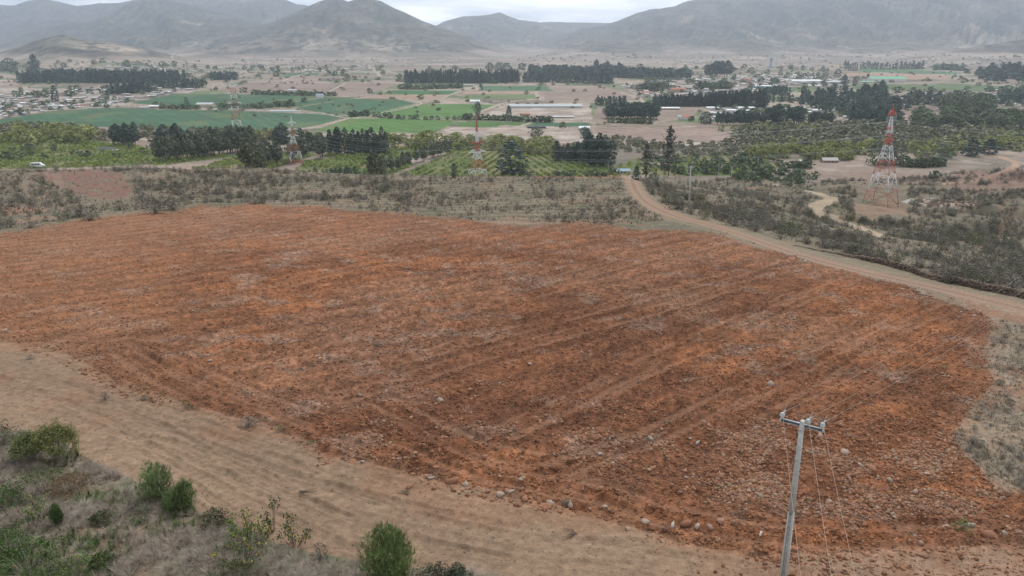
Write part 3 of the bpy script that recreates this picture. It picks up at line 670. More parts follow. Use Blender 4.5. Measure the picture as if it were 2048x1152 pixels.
dens = .35 + 3.0 * ss(.53, .66, fbm(GX / 3.2, GY / 3.2, 4, 72)) + 1.6 * ss(.5, .7, fbm(GX / 1.2, GY / 1.2, 2, 88))
dens *= (1 - .75 * trk) * (.35 + .9 * ss(200, 1300, GPX) + .5 * ss(700, 950, GPY))
for (a, b, rx, ry, k_) in [(1700,890,160,45,7), (1500,960,110,50,5), (1850,950,120,55,5), (820,890,160,30,1.5), (1050,960,180,30,2.5), (1460,890,90,50,3), (1950,1040,90,50,2)]:
    dens *= 1 + .45 * k_ * np.exp(-((GPX - a) / rx) ** 2 - ((GPY - b) / ry) ** 2)
def stones(name, mask, n, s0, s1, ext, label, by='mix'):
    p = pick(mask, n, by, ext); s = s0 + (s1 - s0) * rng.random(n) ** 4.0
    p[:, 2] += s * .05
    V, F_, C_ = merge(STN, p, s, tint=stone_cols(p, n))
    tag(mk(name, V, [F_], [M['rock']], C_), label, kind='stuff')
stones('field_stones', redm & (GY < 240), 60000, .08, .38, dens, 'loose reddish and grey stones strewn over the red field')
# clods of soil, smaller and everywhere on the field
def octa(seed):
    rs = np.random.default_rng(seed); v = np.array([(1,0,0),(0,1,0),(-1,0,0),(0,-1,0),(0,0,.7),(0,0,-.4)]) * (1 + .3 * rs.normal(size=(6, 1))) * .5
    return v, np.array([(0,1,4),(1,2,4),(2,3,4),(3,0,4),(1,0,5),(2,1,5),(3,2,5),(0,3,5)]), np.ones((6, 3))
OCT = [octa(s) for s in range(6)]
def clods(mask, n, s0, s1, ext, label, by='mix', mul=1.0):
    p = pick(mask, n, by, ext); s = s0 + (s1 - s0) * rng.random(n) ** 3; p[:, 2] += s * .1
    r_ = np.clip(np.searchsorted(ys, p[:, 1]) - 1, 0, len(ys) - 2); c_ = np.clip(np.searchsorted(us, p[:, 0] / (p[:, 1] + 12)) - 1, 0, NC - 2)
    tn = C[r_, c_] * (.6 + .95 * rng.random((n, 1))) * mul
    V, F_, C_ = merge(OCT, p, s, tint=tn); tag(mk('soil_clods', V, [F_], [M['rock']], C_), label, kind='stuff')
clods(redm & (GY < 240), 150000, .06, .26, (1 - .7 * trk) * (.5 + ss(.4, .6, fbm(GX / 2.5, GY / 2.5, 2, 144))), 'crumbly clods of red soil covering the field')
clods((zone == ZN['dirt_strip']), 9000, .03, .12, None, 'small clods on the pale dirt strip')
edge = near & ~redm & (zone != ZN['dirt_road']) & inpoly(GPX, GPY, [(p[0] * 1.0 + (14 if p[0] > 1000 else -14), p[1] + (22 if p[1] > 640 else -6)) for p in REDP])
stones('edge_stones', edge, 2600, .08, .42, ss(.42, .6, fbm(GX / 5, GY / 5, 2, 141)) + .05, 'loose stones pushed up along the border of the red field')
stones('strip_stones', strip & (GPX > 1250), 4200, .06, .34, ss(1250, 1700, GPX) + ss(.5, .62, fbm(GX / 2.5, GY / 2.5, 3, 252)), 'loose stones on the reddish dirt at the lower right')
stones('scrub_stones', (zone == 0) & near & ~strip, 3500, .12, .4, None, 'scattered pale stones in the dry scrub')
gul = inpoly(GPX, GPY, [(1820,396),(1900,398),(1965,410),(1930,422),(1850,414)])
stones('ravine_stones', gul, 900, .5, 1.6, None, 'pale boulders heaped in the floor of the ravine')
# single boulders
BPX = [(975,985),(1000,992),(1022,990),(1050,1000),(1100,1003),(1140,1008),(1180,1015),(1210,1020),(1345,1052),(1372,1050),(1395,1056),(1420,1060),(1440,1052),(1290,1042),(862,958),(905,965),(930,970),
 (1922,628),(1935,624),(1948,632),(1960,626),(1974,634),(1986,640),(1830,588),(1818,575),(1805,580),(1845,592),(1860,600),(1610,524),(1590,515),(1108,848),(1380,878),(1395,884),(1455,905),(1300,880),(720,790),
 (940,780),(1060,730),(420,722),(540,738),(880,800),(15,668),(28,672),(8,660),(1500,700),(1445,705),(1540,770),(1640,870),(1665,880),(1690,905),(1720,930),(1745,945),(1780,960),(1830,985),(1880,1000),(1890,1060),(1940,1050),
 (1980,1070),(2010,1065),(2035,1072),(1900,540),(1925,535),(1990,528),(820,975),(725,925),(1680,468),(1700,474),(1930,492),(1945,494),(1960,497),(1975,500),(1100,440),(620,415),(300,430),(175,445),(970,915)]
bp = ground_at([b[0] for b in BPX], [b[1] for b in BPX])
BM = []
for s_ in range(6):
    v, f, c = ico(50 + s_, .26, .7); BM.append(mk('boulder', v, [f], [M['rock']], np.ones((12, 3)) * [(.34,.2,.14),(.36,.27,.21),(.40,.34,.29),(.30,.15,.095),(.38,.31,.25),(.33,.22,.17)][s_], link=False))
BK = ['reddish', 'tan', 'pale grey', 'dark red', 'pinkish', 'brown']
for i, p in enumerate(bp):
    s_ = .35 + .5 * random.random(); k = i % 6
    if p[1] > 100: s_ *= 1.4
    o = ob('boulder', BM[k]); o.scale = (s_, s_ * random.uniform(.7, 1.1), s_ * .8); o.rotation_euler = (random.random() * .5, 0, random.random() * 6)
    o.location = (p[0], p[1], gz_at(p[0], p[1])[0] + s_ * .18)
    wh = 'on the near lower edge of the red field' if BPX[i][1] > 940 else 'at the far right corner of the red field' if BPX[i][0] > 1780 and BPX[i][1] > 560 else 'in the grey scrub beyond the stone wall' if BPX[i][0] > 1650 and BPX[i][1] < 550 else 'lying in the red soil of the field'
    tag(o, BK[k] + ' boulder ' + wh, 'boulder', 'boulders ' + wh + ', ' + BK[k])
# ------------------------------------------------------------------ dry stone wall beside the road
wl = wline([(1590,492),(1663,506),(1720,518),(1780,533),(1830,547),(1875,561),(1920,570),(1970,580),(2048,597),(2200,628)], 6)
seg = np.r_[0, np.cumsum(np.linalg.norm(np.diff(wl, axis=0), axis=1))]
n = 4200; q = rng.random(n) * seg[-1]; wxp = np.interp(q, seg, wl[:, 0]); wyp = np.interp(q, seg, wl[:, 1])
hh = rng.random(n) * (.55 + .5 * vn(q / 5, q * 0, 4)) * ss(0, 25, q); wyp += rng.normal(size=n) * .16; wxp += rng.normal(size=n) * .16
p = np.c_[wxp, wyp, gz_at(wxp, wyp) + hh]
V, F_, C_ = merge(STN, p, .28 + .22 * rng.random(n), tint=np.array([(.17,.13,.10)]) * (.7 + .7 * rng.random((n, 1))))
tag(mk('dry_stone_wall', V, [F_], [M['rock']], C_), 'low dark dry stone wall running along the far side of the dirt road', 'stone wall')
# ------------------------------------------------------------------ vegetation kinds
DK, MG, GG, YG, OL, GY_ = (.075,.112,.088), (.05,.085,.035), (.055,.070,.045), (.17,.19,.055), (.07,.08,.045), (.145,.125,.10)
def trunk(hgt, r, seed, lean=.0):
    rs = np.random.default_rng(seed)
    pts = [(lean * z * .2 + .01 * math.sin(z * 9 + seed), .01 * math.cos(z * 7 + seed), z) for z in np.linspace(-.01, hgt, 6)]
    ps = [tube(pts, np.linspace(r, r * .35, 6), 6)]
    for i in range(5):
        z = hgt * (.35 + .12 * i); th = rs.random() * 6.28; e = .18 + .06 * rs.random()
        ps.append(tube([(0, 0, z), (e * .5 * math.cos(th), e * .5 * math.sin(th), z + e * .5), (e * math.cos(th), e * math.sin(th), z + e * 1.1)], [r * .45, r * .3, r * .12], 4))
    return join(*ps)
TREE = {}   # kind -> (list of crown protos, list of trunk protos, crown label)
def defkind(k, shape, n, size, base, tr, var=.4, cnt=4):
    TREE[k] = ([crown(shape, n, size, 10 * i + len(k), base, var) for i in range(cnt)], [trunk(tr[0], tr[1], i) for i in range(2)])
defkind('conifer', 'conifer', 420, .075, DK, (.6, .018))
defkind('cypress', 'column', 420, .060, DK, (.7, .014))
defkind('casuarina', 'gum', 520, .085, (.155,.170,.112), (.7, .02), .45)
defkind('gum', 'gum', 480, .085, (.10,.138,.105), (.75, .02), .45)
defkind('thin_gum', 'thin', 420, .05, (.08,.085,.055), (.9, .014), .3)
defkind('broadleaf', 'round', 420, .11, (.115,.148,.078), (.5, .03), .45)
defkind('willow', 'round', 380, .11, (.25,.27,.09), (.4, .03), .4)
defkind('thicket', 'round', 300, .12, (.19,.19,.115), (.4, .02), .45)
LOW = {k: [crown(s_, 46, z_, 200 + 7 * i, b_, .35) for i in range(5)] for k, s_, z_, b_ in
       [('conifer','conifer',.20,DK), ('cypress','column',.17,DK), ('casuarina','gum',.24,(.155,.170,.112)), ('gum','gum',.24,(.10,.138,.105)), ('thin_gum','thin',.14,(.08,.085,.055)), ('broadleaf','round',.32,(.115,.148,.078)), ('willow','round',.32,(.25,.27,.09)), ('thicket','round',.34,(.19,.19,.115))]}
PL = {}     # kind -> placements (x, y, z, h, wscale, pxheight, label, group)
def put(kind, p, hpx, wsc, label, group):
    d = math.sqrt(p[0] ** 2 + p[1] ** 2 + (CAMZ - p[2]) ** 2); h = hpx * d / F
    PL.setdefault(kind, []).append((p[0], p[1], p[2] - .02 * h, h, wsc, hpx, label, group))
def row(kind, line, n, hpx, label, group, wsc=1.0, rows=1, depth=10, jit=.25, hend=None):
    w_ = wline(line, 5); sg_ = np.r_[0, np.cumsum(np.linalg.norm(np.diff(w_, axis=0), axis=1))]
    for r_ in range(rows):
        for i in range(n):
            t = (i + .5 + random.uniform(-.35, .35)) / n; q = t * sg_[-1]
            x = np.interp(q, sg_, w_[:, 0]); y = np.interp(q, sg_, w_[:, 1])
            x += random.uniform(-1, 1) * 1.5; y += r_ * depth + random.uniform(-1, 1) * depth * .3
            hp = hpx if hend is None else hpx + (hend - hpx) * t
            put(kind, (x, y, float(height(x, y))), hp * random.uniform(1 - jit, 1 + jit * .6), wsc * random.uniform(.85, 1.2), label, group)
CLU = ss(.5, .62, fbm(GX / 160, GY / 110, 3, 161)) + .06
def grove(kind, poly, n, hpx, label, group, wsc=1.0, jit=.3, by='pix'):
    for p in pick(inpoly(GPX, GPY, poly) & (GY > 330), n, by, CLU if hpx < 2.5 else None): put(kind, p, hpx * random.uniform(1 - jit, 1 + jit), wsc * random.uniform(.8, 1.2), label, group)
def one(kind, px, py, hpx, wsc, label): put(kind, G(px, py), hpx, wsc, label, None)
# far woods
row('conifer', [(38,166),(120,166),(210,166),(318,168)], 90, 18, 'dark conifer of the long plantation above the village on the left', 'plantation above the left village', .8, 5, 45)
row('conifer', [(310,176),(350,177),(402,176)], 24, 15, 'dark conifer in the short row right of the left plantation', 'short row right of the plantation', .8, 2, 20)
row('conifer', [(215,189),(250,188),(300,184)], 16, 19, 'dark tree between the left village and the big green field', 'trees above the big green field', 1.0, 2, 20)
row('conifer', [(422,161),(445,160),(472,160)], 18, 14, 'dark conifer in the small block behind the leftmost pylon', 'small block behind the leftmost pylon', .8, 2, 20)
one('gum', 72, 155, 38, .9, 'tall grey green gum tree at the left end of the plantation'); one('broadleaf', 20, 142, 20, 1.5, 'dark round tree at the far left foot of the brown hill')
one('broadleaf', 8, 143, 13, 1.5, 'smaller dark tree at the left frame edge below the brown hill'); one('cypress', 112, 206, 29, 1.4, 'tall dark cypress standing above the roofs of the left village')
row('conifer', [(810,167),(900,166),(960,166),(1038,165)], 62, 23, 'dark conifer in the dense straight belt across the middle of the valley', 'straight tree belt in the middle', .7, 2, 25, .32)
row('conifer', [(1046,165),(1100,165),(1160,166),(1226,168)], 42, 17, 'dark conifer in the belt right of the track gap', 'belt right of the track gap', .9, 2, 25)
row('gum', [(1060,152),(1140,153),(1220,155),(1300,158),(1382,159)], 80, 17, 'grey green gum in the wood behind the middle belt', 'wood behind the middle belt', 1.2, 3, 45, .35)
row('gum', [(1190,150),(1215,152),(1250,152)], 8, 25, 'taller gum rising above the wood behind the middle belt', 'taller gums above the wood', 1.1)
one('broadleaf', 980, 141, 15, 1.2, 'single round tree left of the pair behind the middle belt'); one('broadleaf', 1000, 141, 15, 1.6, 'left round tree of the pair behind the middle belt')
one('broadleaf', 1014, 141, 14, 1.6, 'right round tree of the pair behind the middle belt'); one('broadleaf', 1044, 140, 13, 1.3, 'round tree standing in the gap behind the middle belt')
one('conifer', 962, 181, 16, 1.0, 'pointed tree in the fork of tracks above the white warehouse')
row('gum', [(1405,154),(1430,154),(1462,152)], 9, 28, 'gum in the clump among the far right houses', 'clump among the far right houses', 1.2)
row('broadleaf', [(1275,183),(1300,182),(1330,180)], 9, 15, 'dark tree among the roofs below the middle wood', 'trees among the middle roofs', 1.6)
row('broadleaf', [(1388,178),(1420,178),(1458,177)], 12, 13, 'dark tree above the pale green field', 'trees above the pale green field', 1.6)
row('conifer', [(1190,210),(1220,211),(1252,211)], 18, 17, 'dark conifer in the short row left of the road fork', 'row left of the road fork', .9, 1, 10)
row('gum', [(1216,238),(1235,238),(1262,238),(1285,238),(1316,239)], 22, 28, 'big dark gum in the clump beside the brown field', 'clump beside the brown field', 1.25, 2, 14, .3)
row('conifer', [(1306,213),(1360,213),(1430,213),(1490,214),(1532,214)], 56, 20, 'dark conifer in the long row below the pale green field', 'long row below the pale green field', .9, 2, 14, .25, 30)
row('conifer', [(1532,205),(1556,204),(1586,202)], 14, 13, 'dark conifer at the right end of the long row', 'right end of the long row', 1, 1)
row('conifer', [(1534,190),(1556,189),(1580,188)], 16, 14, 'slim tree of the plantation behind the long row', 'plantation behind the long row', .8, 2, 20)
row('gum', [(1432,249),(1450,250),(1480,250),(1524,251)], 26, 25, 'dark gum in the row in front of the white sheds', 'row in front of the white sheds', .95, 1, 8, .25)
row('gum', [(1530,252),(1545,252),(1558,252)], 7, 38, 'big dark gum right of the row in front of the sheds', 'big gums right of the row', 1.3)
row('gum', [(1574,248),(1588,248),(1602,248)], 6, 30, 'dark gum in the gap between the white sheds', 'gums between the white sheds', 1.2); row('gum', [(1616,250),(1640,250),(1665,250)], 12, 22, 'dark gum left of the large grove', 'gums left of the large grove', 1.1)
grove('gum', [(1596,212),(1630,222),(1680,232),(1740,240),(1800,232),(1820,222),(1780,208),(1740,196),(1690,196),(1600,198)], 150, 18, 'dark gum in the large grove left of the tall right pylon', 'large grove left of the right pylon', 1.2)
grove('gum', [(1718,204),(1772,208),(1770,196),(1720,194)], 22, 25, 'tall gum rising from the back of the large grove', 'tall gums at the back of the large grove', .9)
grove('broadleaf', [(1882,226),(1975,227),(1978,212),(1900,208),(1880,214)], 60, 18, 'dark rounded tree of the dense block near the right edge', 'dense block near the right edge', 1.3)
grove('gum', [(1700,250),(1760,256),(1800,252),(1800,240),(1700,238)], 30, 26, 'dark gum behind the upper part of the right pylon', 'gums behind the right pylon', 1.2)
grove('broadleaf', [(1820,256),(1900,262),(2100,262),(2100,242),(1960,240),(1830,238)], 90, 20, 'dark green tree of the wood at the right edge above the river', 'wood at the right edge', 1.4)
row('conifer', [(1962,208),(2000,208),(2048,206),(2100,206)], 30, 14, 'dark conifer in the hedge above the light green meadow', 'hedge above the light green meadow', 1, 1); row('cypress', [(1992,196),(2020,197),(2052,197)], 5, 20, 'separate dark tree beside the far right green field', 'separate trees far right', 1.8)
row('conifer', [(1685,138),(1740,138),(1800,139),(1845,138)], 38, 12, 'small dark tree of the far row near the right hills', 'far row near the right hills', 1, 1, 10, .35)
row('broadleaf', [(1868,140),(1895,140),(1925,142)], 16, 9, 'small dark tree of the far clump near the right hills', 'far clump near the right hills', 1.5)
grove('gum', [(1955,168),(2100,170),(2100,158),(1990,152),(1955,158)], 46, 22, 'grey green tree of the far wood at the right edge', 'far wood at the right edge', 1.3); one('gum', 1688, 174, 22, 1.2, 'dark gum left of the long green roofed shed'); one('cypress', 1709, 172, 17, 1.7, 'dark tree just left of the green roofed shed')
one('conifer', 1735, 162, 12, 1.3, 'small dark tree behind the green roofed shed')
row('broadleaf', [(1700,232),(1720,214),(1850,208),(1880,212)], 18, 15, 'dark tree among the right hand village roofs', 'trees among the right village roofs', 1.5, 1)
row('gum', [(1815,205),(1840,206),(1880,206)], 8, 20, 'gum behind the dense block near the right edge', 'gums behind the dense block', 1.1)
# middle distance belts
row('casuarina', [(312,324),(370,318),(430,311),(505,302)], 30, 42, 'grey green windbreak tree in the left belt above the scrub hill', 'left windbreak belt', 1.05, 2, 7, .2)
row('casuarina', [(476,342),(520,334),(580,326),(650,316)], 26, 48, 'grey green windbreak tree in the belt behind the second pylon', 'windbreak behind the second pylon', 1.05, 2, 7, .2)
row('casuarina', [(742,352),(790,341),(850,322),(906,304)], 28, 40, 'grey green windbreak tree in the middle belt left of the third pylon', 'middle windbreak belt', 1.05, 2, 7, .2, 27)
row('gum', [(230,290),(252,292),(278,290)], 8, 36, 'dark gum in the clump above the left orchard', 'clump above the left orchard', 1.1)
row('gum', [(320,292),(345,290),(368,290)], 9, 34, 'dark gum at the start of the left windbreak', 'gums at the start of the windbreak', 1.1); row('cypress', [(378,284),(430,282),(500,276)], 18, 24, 'dark cypress behind the left windbreak belt', 'cypresses behind the left windbreak', 1.15, 1, 10, .35)
row('cypress', [(545,290),(560,289),(578,288)], 4, 36, 'dark ragged cypress just left of the second pylon', 'ragged cypresses by the second pylon', 1.5)
row('cypress', [(604,300),(625,302),(648,303)], 5, 38, 'dark cypress just right of the second pylon', 'cypresses right of the second pylon', 1.5)
row('cypress', [(652,308),(690,309),(730,309),(774,310)], 21, 46, 'dark pointed cypress in the row right of the second pylon', 'pointed cypress row', .95, 1, 6, .38)
one('cypress', 1022, 349, 66, 2.6, 'broad dark cypress in front of the orchard right of the third pylon'); one('cypress', 1044, 352, 26, 2.0, 'small dark cypress at the foot of the broad one')
one('cypress', 908, 356, 30, 1.3, 'small narrow cypress left of the third pylon'); row('cypress', [(1112,322),(1138,323),(1166,323)], 12, 38, 'dark cypress in the dense block behind the rowed orchard', 'dense cypress block', 1.3)
row('cypress', [(1170,328),(1195,331),(1224,332)], 9, 60, 'tall dark cypress at the right end of the block', 'tall cypresses at the right end', 1.35, 1, 6, .25); one('gum', 1172, 300, 42, .9, 'dark gum rising behind the cypress block')
one('thin_gum', 1291, 356, 66, 1.5, 'sparse tall gum left of the leaning pole by the road'); one('thin_gum', 1336, 352, 96, 1.0, 'tallest sparse gum with broken crown beside the road end')
one('conifer', 1272, 360, 28, 1.3, 'dark bush like tree at the bend of the road'); row('broadleaf', [(1300,358),(1325,358),(1345,356)], 6, 22, 'dark tree at the foot of the tall gums', 'dark trees at the foot of the gums', 1.3)
one('broadleaf', 1757, 330, 44, 1.05, 'large round dark tree left behind the right pylon'); one('broadleaf', 1793, 330, 30, 1.3, 'dark round tree right behind the pylon')
row('broadleaf', [(1810,334),(1840,334),(1880,330)], 12, 18, 'dark tree beside the white roofs in the river bend', 'trees beside the white roofs', 1.5); one('broadleaf', 1888, 316, 26, 1.4, 'dark tree right of the white roofs on the river slope')
one('conifer', 1942, 312, 32, 2.0, 'broad dark conifer on the crest of the right hill'); one('conifer', 1978, 308, 26, 2.2, 'second dark conifer on the crest of the right hill')
one('broadleaf', 1868, 356, 12, 1.6, 'bright green bush where the hill track starts'); one('cypress', 955, 228, 24, 2.0, 'dark conifer standing behind the tip of the third pylon'); one('conifer', 1018, 236, 24, 1.3, 'dark pointed conifer left of the works yard')
one('broadleaf', 1072, 273, 20, 1.4, 'rounded bare tree on the gravel below the meadow'); one('broadleaf', 1125, 256, 12, 1.2, 'round tree beside the oval meadow'); one('broadleaf', 1170, 270, 16, 1.4, 'tree right of the white pavilion')
one('gum', 373, 212, 15, 1.2, 'dark tree beside the estate house'); one('broadleaf', 608, 205, 9, 1.4, 'dark tree at the upper corner of the second green field')
row('broadleaf', [(545,214),(570,213),(588,212)], 9, 11, 'dark tree in the hedge between the two green fields', 'hedge between two green fields', 1.3); row('broadleaf', [(440,214),(480,216),(540,215)], 14, 8, 'olive tree in the hedge right of the estate house', 'hedge right of the estate house', 1.5)
row('broadleaf', [(320,217),(345,218),(400,219)], 14, 8, 'green tree in the garden row of the estate', 'garden row of the estate', 1.5)
row('broadleaf', [(505,189),(560,190),(670,192)], 28, 8, 'dusty green tree above the second green field', 'trees above the second green field', 1.6); row('broadleaf', [(700,234),(716,232),(738,232)], 7, 11, 'green tree at the corner of the bright fields', 'trees at the corner of the bright fields', 1.4)
row('broadleaf', [(745,233),(800,238),(900,240),(940,238)], 16, 9, 'dark hedge tree between the bright fields', 'hedge between the bright fields', 1.3); row('broadleaf', [(930,239),(980,240),(1040,243),(1110,245)], 24, 11, 'dark tree along the lane below the works yard', 'trees along the lane', 1.5)
row('broadleaf', [(1220,245),(1260,247),(1310,248)], 12, 10, 'low green tree under the big gum clump', 'low trees under the gum clump', 1.5); row('broadleaf', [(800,178),(840,179),(930,176)], 20, 9, 'green tree around the farm sheds below the belt', 'trees round the farm sheds', 1.5)
row('willow', [(1440,262),(1550,262),(1700,266)], 16, 11, 'yellow green willow at the edge of the river thicket', 'willows along the thicket', 1.4); one('broadleaf', 1412, 247, 22, 1.3, 'dark round tree beside the white house'); one('broadleaf', 1383, 242, 9, 1.6, 'dark clipped trees beside the red roofed house')
for (pl, n_, hp, kd, lb, gp, wsc) in [
 ([(-80,292),(200,290),(235,282),(200,270),(0,266),(-80,270)], 60, 16, 'willow', 'yellow green riverside willow above the left orchard', 'willows above the left orchard', 1.5),
 ([(640,300),(760,300),(960,300),(960,284),(800,282),(640,288)], 60, 17, 'willow', 'yellow green willow of the thicket behind the third pylon', 'willows behind the third pylon', 1.5),
 ([(960,306),(1110,312),(1110,294),(960,288)], 36, 18, 'willow', 'bright green willow right of the third pylon', 'willows right of the third pylon', 1.5),
 ([(1480,318),(1740,322),(1740,300),(1600,296),(1500,306)], 70, 16, 'willow', 'yellow green willow left of the right pylon', 'willows left of the right pylon', 1.5),
 ([(1800,318),(2100,300),(2100,272),(1950,280),(1810,300)], 70, 14, 'willow', 'pale green willow of the thicket right of the pylon', 'willows right of the pylon', 1.5),
 ([(420,280),(560,284),(640,290),(640,280),(520,272),(420,274)], 30, 15, 'willow', 'green willow on the bank behind the left belts', 'willows behind the left belts', 1.5),
 ([(1380,352),(1480,352),(1560,345),(1620,340),(1600,322),(1400,316),(1290,322),(1290,336)], 85, 12, 'broadleaf', 'dark green garden tree below the road end', 'garden trees below the road end', 1.4),
 ([(1050,360),(1240,356),(1240,348),(1060,350)], 22, 9, 'broadleaf', 'green bush along the top of the rowed orchard', 'bushes along the orchard', 1.5),
 ([(1440,360),(1560,372),(1660,362),(1600,348),(1560,345)], 45, 11, 'broadleaf', 'dark thicket tree on the slope above the gravel road', 'thicket above the gravel road', 1.5),
 ([(-80,322),(60,322),(300,318),(300,300),(100,296),(-80,300)], 26, 9, 'broadleaf', 'dark fruit tree in the left orchard', 'fruit trees in the left orchard', 1.5),
 ([(600,356),(740,362),(760,356),(700,346),(610,348)], 34, 13, 'cypress', 'small dark cypress in the young row below the second pylon', 'young row below the second pylon', 1.6)]: grove(kd, pl, n_, hp, lb, gp, wsc)
# village trees
for pl, n_, hp, lb, gp in [(VILL[0], 130, 7, 'dark tree between the houses of the left village', 'trees in the left village'), (VILL[1], 90, 7, 'dark tree between the houses of the middle right village', 'trees in the middle right village'),
                (VILL[3], 80, 8, 'dark tree between the houses of the far right village', 'trees in the far right village'), (VILL[2], 40, 10, 'dark tree between the white sheds', 'trees between the white sheds')]: grove('broadleaf', pl, n_, hp, lb, gp, 1.5)
# scattered thicket in the river flats and on the dusty slopes
grove('thicket', [(-80,284),(200,282),(560,290),(640,284),(560,262),(300,258),(0,250),(-80,252)], 260, 8, 'olive shrub of the river flats on the left', 'shrubs of the left river flats', 1.6)
grove('thicket', [(1440,300),(1700,305),(2100,300),(2100,250),(1700,250),(1500,248)], 700, 10, 'olive shrub of the river thicket on the right', 'shrubs of the right river thicket', 1.7)
grove('thicket', [(1100,300),(1480,316),(1540,300),(1400,288),(1200,276)], 220, 7, 'olive shrub on the bank below the brown field', 'shrubs below the brown field', 1.6)
grove('thicket', [(0,176),(500,176),(800,160),(800,120),(400,120),(0,130)], 420, 2.0, 'tiny dark bush on the dusty left slopes', 'bushes on the left slopes', 1.9)
grove('thicket', [(900,140),(2048,168),(2048,112),(1100,108)], 420, 2.0, 'tiny dark bush on the dusty right slopes', 'bushes on the right slopes', 1.9)
grove('thicket', [(400,240),(2048,190),(2048,160),(800,160),(430,160)], 160, 4, 'small dark bush at a field border', 'bushes at field borders', 1.9)
hm_ = hedge & pm
for p in pick(hm_, 700, 'mix'): put('thicket', p, random.uniform(2.5, 6.5), random.uniform(1.3, 2.2), 'small bush in a hedgerow between the valley plots', 'bushes in the valley hedgerows')
for p in pick(hm_, 260, 'mix'): put('broadleaf', p, random.uniform(5, 9.5), random.uniform(1.1, 1.8), 'tree in a hedgerow between the valley plots', 'trees in the valley hedgerows')
# build them
TNAME = {'conifer':'conifer_tree','cypress':'cypress_tree','casuarina':'windbreak_tree','gum':'gum_tree','thin_gum':'sparse_gum_tree','broadleaf':'broadleaf_tree','willow':'willow_tree','thicket':'thicket_shrub'}
TCAT = {'thicket':'shrub'}
IND = {'thicket': 300}
for kd, L_ in PL.items():
    L_.sort(key=lambda t: -t[5]); nm = TNAME[kd]
    crowns, trunks = TREE[kd]
    cm = [mk('crown', *[c[0]], [c[1]], [M['leaf']], c[2], link=False) for c in crowns]
    tm = [mk('trunk', c[0], [c[1]], [M['bark']], None, link=False) for c in trunks]
    lowm = []
    for i, c in enumerate(LOW[kd]):
        t = trunk(.5, .03, i); V_, F_, C_ = join(c, t)
        lowm.append(mk(nm, V_, [F_], [M['leaf'], M['bark']], C_, midx=np.r_[np.zeros(len(c[1])), np.ones(len(t[1]))], link=False))
    for i, (x, y, z, h, ws, hp, lb, gp) in enumerate(L_[:300]):
        rz = random.random() * 6.28; sw = h * ws
        if hp >= 15:
            e = empty(nm, (x, y, z), lb, TCAT.get(kd, 'tree'), gp, rz); e.scale = (sw, sw, h)
            ob('trunk', tm[i % 2], e); ob('crown', cm[random.randrange(len(cm))], e)
        else:
            o = ob(nm, lowm[i % 5] if hp < 9 or kd == 'thicket' else mk_full[kd][i % 4] if False else lowm[i % 5]); o.location = (x, y, z); o.scale = (sw, sw, h); o.rotation_euler.z = rz
            tag(o, lb, TCAT.get(kd, 'tree'), gp)
    rest = L_[300:]
    if rest:
        a = np.array([t[:5] for t in rest]); sc_ = np.c_[a[:, 3] * a[:, 4], a[:, 3] * a[:, 4], a[:, 3]]
        V_, F_, C_ = merge(LOW[kd], a[:, :3], sc_, tint=np.repeat(.75 + .5 * rng.random((len(a), 1)), 3, 1))
        tag(mk('distant_' + nm.split('_')[0] + '_trees' if kd != 'thicket' else 'distant_bushes', V_, [F_], [M['leaf']], C_), 'smaller and more distant ' + nm.replace('_', ' ') + 's of the valley', kind='stuff')
# orchard rows: low round bushes in lines
oc = crown('round', 34, .36, 5, (.24,.29,.07), .3), crown('round', 34, .36, 6, (.28,.31,.08), .3), crown('round', 34, .36, 8, (.18,.24,.06), .3)
Pp = []
for pl, a in ORCH:
    m_ = inpoly(GPX, GPY, pl) & (GY > 430) & (GZ < 30)
    if not m_.any(): continue
    x0, x1, y0, y1 = GX[m_].min(), GX[m_].max(), GY[m_].min(), GY[m_].max(); A_ = R(a + 40)
    s_, t_ = np.meshgrid(np.arange(-700, 700, 2.4), np.arange(-700, 700, 8.0)); s_ = s_ + rng.random(s_.shape); 
    X_ = (x0 + x1) / 2 + s_ * math.cos(A_) - t_ * math.sin(A_); Y_ = (y0 + y1) / 2 + s_ * math.sin(A_) + t_ * math.cos(A_)
    k_ = (X_ > x0) & (X_ < x1) & (Y_ > y0) & (Y_ < y1); X_ = X_[k_]; Y_ = Y_[k_]; Z_ = gz_at(X_, Y_)
    qx, qy = elev_px(X_, Y_, Z_); k_ = inpoly(qx, qy, pl) & (Z_ < 30) & (rng.random(len(X_)) > .22 + .5 * (fbm(X_ / 25, Y_ / 25, 3, 5) < .42))
    Pp.append(np.c_[X_[k_], Y_[k_], Z_[k_]])
Pp = np.concatenate(Pp); print('orchard bushes', len(Pp))
hh = 1.5 + 1.2 * rng.random(len(Pp)); tn = np.repeat(.75 + .5 * fbm(Pp[:, 0] / 20, Pp[:, 1] / 20, 3, 3)[:, None], 3, 1) * (.8 + .4 * rng.random((len(Pp), 1)))
V_, F_, C_ = merge(list(oc), Pp, np.c_[hh * 1.3, hh * 1.3, hh], tint=tn)
tag(mk('orchard_rows', V_, [F_], [M['leaf']], C_), 'low green bushes of the orchards planted in rows', kind='stuff')
